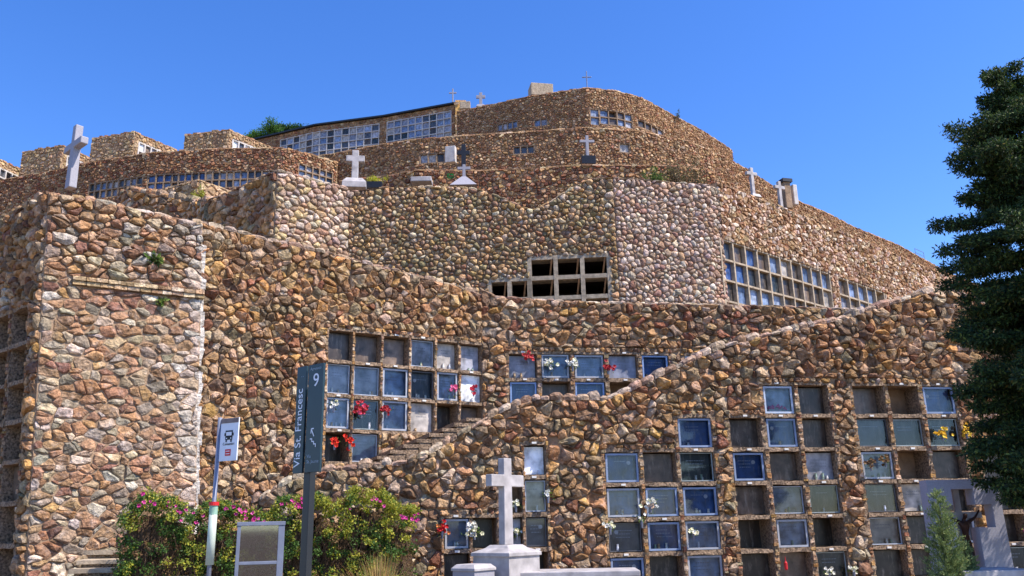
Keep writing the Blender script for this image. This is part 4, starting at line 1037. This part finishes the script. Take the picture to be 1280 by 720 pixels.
leaf_mesh('green_leaves', gp, [g_.uniform(.035, .065) for _ in gp], HG, 'leaf', hedge, asp=.6, seed=2)
leaf_mesh('yellow_green_leaves', yp, [g_.uniform(.035, .06) for _ in yp], [(160, 160, 52, 4), (128, 142, 56, 4), (182, 172, 70, 2)], 'leaf', hedge, asp=.6, seed=3)
leaf_mesh('dry_leaves', bp, [g_.uniform(.03, .055) for _ in bp], [(130, 100, 66, 4), (150, 122, 84, 3), (104, 78, 52, 3)], 'leaf', hedge, asp=.55, seed=4)
mb = MB()
for i in range(420):
    t = g_.uniform(.05, .99) * hL; y = g_.uniform(-.02, .5); z0 = g_.uniform(.0, 1.5); mb.tube((t, y, z0), (t + g_.gauss(0, .15), y + g_.gauss(0, .1), min(htop(t), z0 + g_.uniform(.3, .7))), .009, .004, 4, cap=False)
mb.build('twigs', 'bark', hedge)
mb = MB()
for i in range(30):   # uneven inner mass of old wood
    t = hL * (i + .5) / 30; zt_ = htop(t) - g_.uniform(.28, .4); mb.box((t, .55, zt_ / 2), (hL / 30 + .02, g_.uniform(.3, .42), zt_), 0, .04)
mb.build('old_wood', 'bark', hedge)
mb = MB()
for t, k in ((.15, 3), (.42, 2), (.62, 3), (.8, 5), (1.1, 4), (1.5, 2), (1.75, 4), (1.92, 7), (2.1, 2), (2.45, 2), (2.62, 7), (2.75, 6), (3.4, 1), (3.9, 3), (4.1, 2), (4.45, 4), (4.6, 7)):
    for _ in range(k): 
        p = (t + g_.gauss(0, .06), g_.uniform(-.22, -.1), htop(t) - .12 + g_.gauss(0, .06))
        for __ in range(2): blossom(mb, p, g_.uniform(.02, .042), srgb(*g_.choice([(190, 50, 130), (165, 40, 110), (205, 80, 150)])), g_)
mb.build('magenta_blossoms', 'petal', hedge, tint=True)

# feather grass
def tuft(label, px, py, Y, seed, n, H, spread):
    c = atY(px, py, Y); t = thing('ornamental_grass', label, 'grass tuft', (c.x, c.y, 0)); g_ = random.Random(seed); mb = MB()
    zb = 0
    for i in range(n):
        a = g_.uniform(0, 6.28); lean = abs(g_.gauss(0, spread)); L_ = H * g_.uniform(.65, 1.1); d = Vector((math.cos(a), math.sin(a), 0)); s_ = d.cross(Vector((0, 0, 1))) * .004
        base = d * g_.uniform(0, .1); prev = None; col = srgb(*g_.choice([(200, 160, 100), (216, 182, 124), (170, 150, 80), (184, 132, 82), (150, 150, 70)])); vs = []
        for j in range(6):
            u = j / 5; p = base + d * (lean * L_ * u * u) + Vector((0, 0, zb + L_ * (u - .28 * lean * u * u))); k = 1 - u * .8; vs += [p - s_ * k, p + s_ * k]
        mb.add(vs, [(2 * j, 2 * j + 1, 2 * j + 3, 2 * j + 2) for j in range(5)], col)
    mb.build('blades', 'leaf', t, tint=True)
tuft('left dry golden grass tuft in front of the hedge', 428, 715, 11.5, 3, 700, 1.05, .35)
tuft('right taller golden grass tuft in front of the hedge, near its right end', 476, 715, 12.0, 4, 800, 1.3, .3)

# ------------------------------------------------------------------ marble cross monument
def yaw_thing(name, label, cat, px, py, Y, rz): p = atY(px, py, Y); return thing(name, label, cat, (p.x, p.y, 0), rz)
Yc = 15.0; S_ = Yc / F
t = yaw_thing('marble_cross', 'tall white marble cross on a stepped pedestal in front of the niches', 'cross', 632, 640, Yc, R_(50))
zb = atY(632, 690, Yc).z; zt_ = atY(632, 573, Yc).z
mb = MB(); mb.lathe([(.40, 0), (.40, zb - .06)], sq=True); mb.build('pedestal', 'marble', t)
mb = MB(); mb.lathe([(.43, zb - .06), (.43, zb), (.26, zb + .07), (.2, zb + .12)], sq=True); bevel(mb.build('plinth', 'marble', t), .008)
mb = MB(); H = zt_ - zb - .12; cross_mesh(mb, .205, .14, H, .43, H * .735, .2, .01); mb.v = [(x, y, z + zb + .12) for x, y, z in mb.v]; bevel(mb.build('shaft_and_arms', 'marble', t), .01)
t = yaw_thing('small_pedestal', 'low grey marble pedestal with sloped top left of the tall marble cross', 'pedestal', 592, 710, 14.4, R_(50))
z_ = atY(592, 713, 14.4).z; mb = MB(); mb.lathe([(.24, 0), (.24, z_)], sq=True); mb.build('block', 'greymarble', t)
mb = MB(); mb.lathe([(.262, z_), (.262, z_ + .04), (.2, z_ + .1)], sq=True); bevel(mb.build('top', 'marble', t), .006)
def ledger(label, x0, x1, py, Y, dpt, rz=0):
    a, b = atY(x0, py, Y), atY(x1, py, Y); c = (a + b) / 2; L_ = (b - a).length; t = thing('grave_ledger', label, 'grave', (c.x, c.y, 0), rz)
    mb = MB(); mb.box((0, dpt / 2, (a.z - .09) / 2), (L_ - .1, dpt - .1, a.z - .09)); mb.build('body', 'greymarble', t)
    mb = MB(); mb.box((0, dpt / 2, a.z - .045), (L_, dpt, .09)); bevel(mb.build('lid', 'marble', t), .012)
    return a.z
ledger('long white grave slab right of the tall marble cross', 645, 800, 716, 14.6, 1.0, R_(-3))
ledger('white grave slab at the right foot of the grey monument', 1202, 1300, 714, 12.6, .8, R_(6))
bouquet('white and magenta flowers at the foot of the low grey pedestal', WR, 556, 717, WHT + [(200, 40, 110)], 9, .12, .05, out=2.6)

# monument with cross opening and bronze figure
Ym = 15.0; c = atY(1213, 640, Ym)
mon = thing('monument', 'grey granite monument with a cross-shaped opening holding a bronze crucified figure', 'monument', (c.x, c.y, 0), R_(-4))
k = Ym / F * 1.03; zt_ = atY(1210, 599, Ym).z; X = lambda px: (px - 1213) * k; zz = lambda py: zt_ - (py - 599) * k
def slabpiece(x0, x1, z0, z1, nm='slab'):
    mb = MB(); mb.box(((x0 + x1) / 2, .16, (z0 + z1) / 2), (x1 - x0, .32, z1 - z0)); return mb
xl, xr = X(1168), X(1249); ax0, ax1 = X(1181), X(1239); sx0, sx1 = X(1195), X(1220); zh1, zh0 = zz(628), zz(654); ztop = zz(610); zlow = zz(706)
mb = MB(); P = [(xl, 0), (sx0, 0), (sx1, 0), (xr + .04, 0)]
outl = [(xl, 0), (sx0, 0), (sx0, zlow), (sx0, zh0), (ax0, zh0), (ax0, zh1), (sx0, zh1), (sx0, ztop), (sx1, ztop), (sx1, zh1), (ax1, zh1), (ax1, zh0), (sx1, zh0), (sx1, zlow), (sx1, 0), (xr + .05, 0), (xr, zt_), (xl, zt_)]
n = len(outl); vs = [(x, 0, z) for x, z in outl] + [(x, .32, z) for x, z in outl]
fr_ = [(0, 1, 2, 3, 4, 5, 17), (5, 6, 7, 8, 16, 17), (8, 9, 10, 16), (10, 11, 12, 13, 14, 15, 16)]
fs = [tuple(f) for f in fr_] + [tuple(i + n for i in f)[::-1] for f in fr_] + [(i, i + n, (i + 1) % n + n, (i + 1) % n) for i in range(n) if i not in (1,)]
mb.add(vs, fs); mb.build('slab', 'monument', mon)
mb = MB(); mb.box(((sx0 + sx1) / 2, .17, zlow / 2), (sx1 - sx0 - .004, .28, zlow)); mb.build('sill_block', 'monument', mon)
mb = MB(); mb.box(((sx0 + sx1) / 2 - .02, .25, (zlow + ztop) / 2), (.1, .07, ztop - zlow - .01)); mb.box(((ax0 + ax1) / 2 - .02, .25, (zh0 + zh1) / 2 + .02), ((ax1 - ax0) * .8, .066, .1)); mb.build('inner_cross', 'marble', mon)
# bronze figure, one skinned body
Cx = (sx0 + sx1) / 2; zsh = zz(647)
sk = {'pelvis': (Cx, .15, zsh - .34), 'belly': (Cx, .13, zsh - .2), 'chest': (Cx, .12, zsh - .06), 'neck': (Cx, .11, zsh + .04), 'chin': (Cx + .02, .08, zsh + .08), 'head': (Cx + .02, .07, zsh + .14),
      'shl': (Cx - .09, .13, zsh), 'ell': (Cx - .21, .14, zsh + .06), 'wrl': (Cx - .31, .17, zsh + .15), 'hal': (Cx - .345, .18, zsh + .19),
      'shr': (Cx + .09, .13, zsh), 'elr': (Cx + .2, .14, zsh + .06), 'wrr': (Cx + .28, .17, zsh + .15), 'har': (Cx + .31, .18, zsh + .19),
      'hl': (Cx - .05, .15, zsh - .4), 'kl': (Cx - .05, .06, zsh - .6), 'fl': (Cx - .01, .13, zsh - .82), 'tl': (Cx, .07, zsh - .88),
      'hr': (Cx + .05, .15, zsh - .4), 'kr': (Cx + .04, .06, zsh - .6), 'fr': (Cx + .02, .13, zsh - .81), 'tr': (Cx + .02, .06, zsh - .87)}
rad = dict(pelvis=.062, belly=.052, chest=.07, neck=.026, chin=.036, head=.045, shl=.036, ell=.022, wrl=.015, hal=.018, shr=.036, elr=.022, wrr=.015, har=.018, hl=.045, kl=.034, fl=.02, tl=.016, hr=.045, kr=.034, fr=.02, tr=.016)
names = list(sk); ed = [('pelvis', 'belly'), ('belly', 'chest'), ('chest', 'neck'), ('neck', 'chin'), ('chin', 'head'), ('chest', 'shl'), ('shl', 'ell'), ('ell', 'wrl'), ('wrl', 'hal'), ('chest', 'shr'), ('shr', 'elr'), ('elr', 'wrr'), ('wrr', 'har'), ('pelvis', 'hl'), ('hl', 'kl'), ('kl', 'fl'), ('fl', 'tl'), ('pelvis', 'hr'), ('hr', 'kr'), ('kr', 'fr'), ('fr', 'tr')]
me = bpy.data.meshes.new('crucified_figure'); me.from_pydata([sk[n_] for n_ in names], [(names.index(a), names.index(b)) for a, b in ed], [])
fo = bpy.data.objects.new('crucified_figure', me); link(fo, mon); me.materials.append(MT['bronze'])
sm = fo.modifiers.new('skin', 'SKIN'); sm.use_smooth_shade = True
for i, n_ in enumerate(names): me.skin_vertices[0].data[i].radius = (rad[n_], rad[n_]); me.skin_vertices[0].data[i].use_root = (n_ == 'pelvis')
fo.modifiers.new('sub', 'SUBSURF').render_levels = 2

# ------------------------------------------------------------------ signs
def text(s, size, m, parent, loc, rot, name='lettering', align='LEFT', sx=1):
    cu = bpy.data.curves.new(name, 'FONT'); cu.body = s; cu.size = size; cu.align_x = align; cu.extrude = .001; cu.materials.append(MT[m])
    o = bpy.data.objects.new(name, cu); link(o, parent); o.location = loc; o.rotation_euler = rot; o.scale = (sx, 1, 1); return o
# direction sign
Yd = 9.0; base = atY(380, 650, Yd); rzs = R_(-36)
ds = thing('street_sign', 'tall dark blue double panel sign on a post reading Via St. Francesc and 9', 'sign', (base.x, base.y, 0), rzs)
zs_t, zs_b = atY(390, 457, Yd).z, atY(390, 591, Yd).z; Hs = zs_t - zs_b; u = 1 / F * Yd / math.cos(rzs)
mb = MB(); mb.box((0, .05, (zs_t - .25) / 2), (.105, .08, zs_t - .25)); bevel(mb.build('post', 'pole', ds), .01)
mb = MB(); mb.box((-.115, -.01, (zs_t + zs_b) / 2), (.15, .03, Hs)); bevel(mb.build('left_panel', 'signblue', ds), .004)
mb = MB(); mb.box((.115, -.01, (zs_t + zs_b) / 2), (.235, .03, Hs)); bevel(mb.build('right_panel', 'signblue', ds), .004)
mb = MB()
for z_ in (zs_b + .2, zs_t - .45): mb.box((0, .0, z_), (.2, .02, .04))
mb.build('bracket', 'pole', ds)
R90 = R_(90)
text('Via St. Francesc', .135, 'signwhite', ds, (-.082, -.027, zs_b + .06), (R90, R_(-90), 0), sx=.98)
text('9', .2, 'signwhite', ds, (.125, -.027, zs_t - .24), (R90, 0, 0), align='CENTER')
text('Agrupació', .042, 'signgrey', ds, (.115, -.027, zs_t - .06), (R90, 0, 0), align='CENTER')
text('Via', .05, 'signgrey', ds, (.03, -.027, zs_b + .15), (R90, 0, 0))
text('St. Jaume', .05, 'signgrey', ds, (.03, -.027, zs_b + .095), (R90, 0, 0))
mb = MB()
def bar(mb, p, q, w_, y=-.029):
    d = Vector((q[0] - p[0], 0, q[1] - p[1])).normalized(); n_ = Vector((-d.z, 0, d.x)) * w_ / 2; a, b = Vector((p[0], y, p[1])), Vector((q[0], y, q[1])); mb.add([a - n_, b - n_, b + n_, a + n_], [(0, 1, 2, 3)])
az = zs_b + .42; bar(mb, (.13, az - .05), (.09, az + .02), .012); bar(mb, (.082, az + .03), (.125, az + .032), .012); bar(mb, (.086, az + .036), (.082, az - .018), .012)
sx_, sz_ = .07, az - .075
for k in range(3): bar(mb, (sx_, sz_), (sx_ + .03, sz_), .011); bar(mb, (sx_ + .03, sz_ + .004), (sx_ + .03, sz_ - .032), .011); sx_ += .03; sz_ -= .028
mb.build('stair_arrow', 'signwhite', ds)
text(':', .07, 'signgrey', ds, (-.082, -.027, zs_t - .12), (R90, R_(-90), 0))

# bus stop
Yb = 12.0; base = atY(266, 650, Yb); bs = thing('bus_stop_sign', 'slim bus stop pole with a small white plate showing a bus', 'sign', (base.x, base.y, 0), R_(-26))
zt_ = atY(272, 524, Yb).z; zb = atY(272, 577, Yb).z; mb = MB(); mb.tube((0, 0, 0), (0, 0, zt_ + .02), .03, n=12); mb.build('pole', 'steel', bs, smooth=True)
zr = atY(266, 632, Yb).z; zr2 = atY(266, 706, Yb).z; mb = MB(); mb.tube((0, 0, zr2), (0, 0, zr), .055, n=14); mb.build('sleeve', 'sleeve', bs, smooth=True)
mb = MB(); mb.tube((0, 0, zr), (0, 0, zr + .05), .068, n=14); mb.build('red_ring', 'signred', bs)
mb = MB(); mb.tube((0, 0, zr - .12), (0, 0, zr - .001), .0565, n=14); mb.build('green_band', mat('green_label', srgb(150, 186, 165), .5), bs)
W0 = .33; HB = zt_ - zb; mb = MB(); mb.box((.035 + W0 / 2, 0, zb + HB / 2), (W0, .018, HB)); bevel(mb.build('plate', 'signwhite', bs), .003)
yf = -.0125
mb = MB(); mb.box((.035 + W0 / 2, yf + .001, zt_ - .035), (W0 - .004, .004, .066)); mb.build('header_band', mat('brown_grey_band', srgb(128, 112, 108), .6), bs)
cx = .035 + W0 / 2; cz = zb + HB * .6; mb = MB()
mb.box((cx, yf, cz), (.13, .004, .13)); mb.box((cx - .045, yf, cz - .08), (.022, .004, .035)); mb.box((cx + .045, yf, cz - .08), (.022, .004, .035)); mb.box((cx - .077, yf, cz + .01), (.014, .004, .04)); mb.box((cx + .077, yf, cz + .01), (.014, .004, .04))
mb.build('bus_symbol', 'signdark', bs)
mb = MB(); mb.box((cx, yf - .003, cz + .018), (.1, .002, .05)); mb.box((cx - .04, yf - .003, cz - .045), (.02, .002, .014)); mb.box((cx + .04, yf - .003, cz - .045), (.02, .002, .014)); mb.build('bus_window', 'signwhite', bs)
text('Cementiri', .052, 'signdark', bs, (cx, yf, zb + HB * .365), (R90, 0, 0), align='CENTER')
mb = MB(); mb.box((cx, yf, zb + .115), (.1, .004, .09)); mb.build('red_square', 'signred', bs)
mb = MB(); 
for k in (-1, 1): mb.box((cx, yf - .003, zb + .115 + k * .018), (.07, .002, .01))
mb.build('logo_strokes', 'signwhite', bs)

# glazed notice box
Yg = 10.0; a, b = atY(294, 700, Yg), atY(354, 700, Yg + .15); ztp = atY(325, 652, Yg).z; L_ = (b - a).length
nbx = thing('notice_case', 'free-standing grey metal framed perspex case between the bus pole and sign', 'notice board', (a.x, a.y, 0), math.atan2(b.y - a.y, b.x - a.x))
D_ = .12; zm = atY(325, 704, Yg).z
def barp(name, c, d): mb = MB(); mb.box(c, d); bevel(mb.build(name, 'steel', nbx), .004)
for x, w_ in ((.02, .04), (L_ - .035, .07)):
    for y in (.02, D_ + .02): barp('upright', (x, y, (ztp - .045) / 2), (w_, .035, ztp - .045))
barp('top_rail', (L_ / 2, D_ / 2 + .02, ztp - .022), (L_ + .01, D_ + .05, .044)); barp('middle_rail', (L_ / 2 - .015, .02, zm), (L_ - .11, .03, .035)); barp('middle_rail', (L_ / 2 - .015, D_ + .02, zm), (L_ - .11, .03, .035))
barp('bottom_rail', (L_ / 2, D_ / 2 + .02, .3), (L_ - .12, D_, .05))
for z0, z1 in ((zm + .018, ztp - .046), (.33, zm - .018)):
    for y in (.012, D_ + .028):
        mb = MB(); mb.box(((L_ - .03) / 2, y, (z0 + z1) / 2), (L_ - .11, .004, z1 - z0)); mb.build('perspex_pane', 'perspex', nbx)
bpy.context.view_layer.update()
dg = bpy.context.evaluated_depsgraph_get()
for o in [o for o in bpy.data.objects if o.type == 'FONT']:
    me = bpy.data.meshes.new_from_object(o.evaluated_get(dg)); n_ = bpy.data.objects.new('lettering', me); p_ = o.parent
    COL.objects.link(n_); n_.parent = p_; n_.location = o.location; n_.rotation_euler = o.rotation_euler; n_.scale = o.scale; bpy.data.objects.remove(o)
for o in bpy.data.objects:
    if '_o' in o: del o['_o']
print('objects', len(bpy.data.objects), 'tris', sum(sum(len(p.vertices) - 2 for p in o.data.polygons) for o in bpy.data.objects if o.type == 'MESH'))
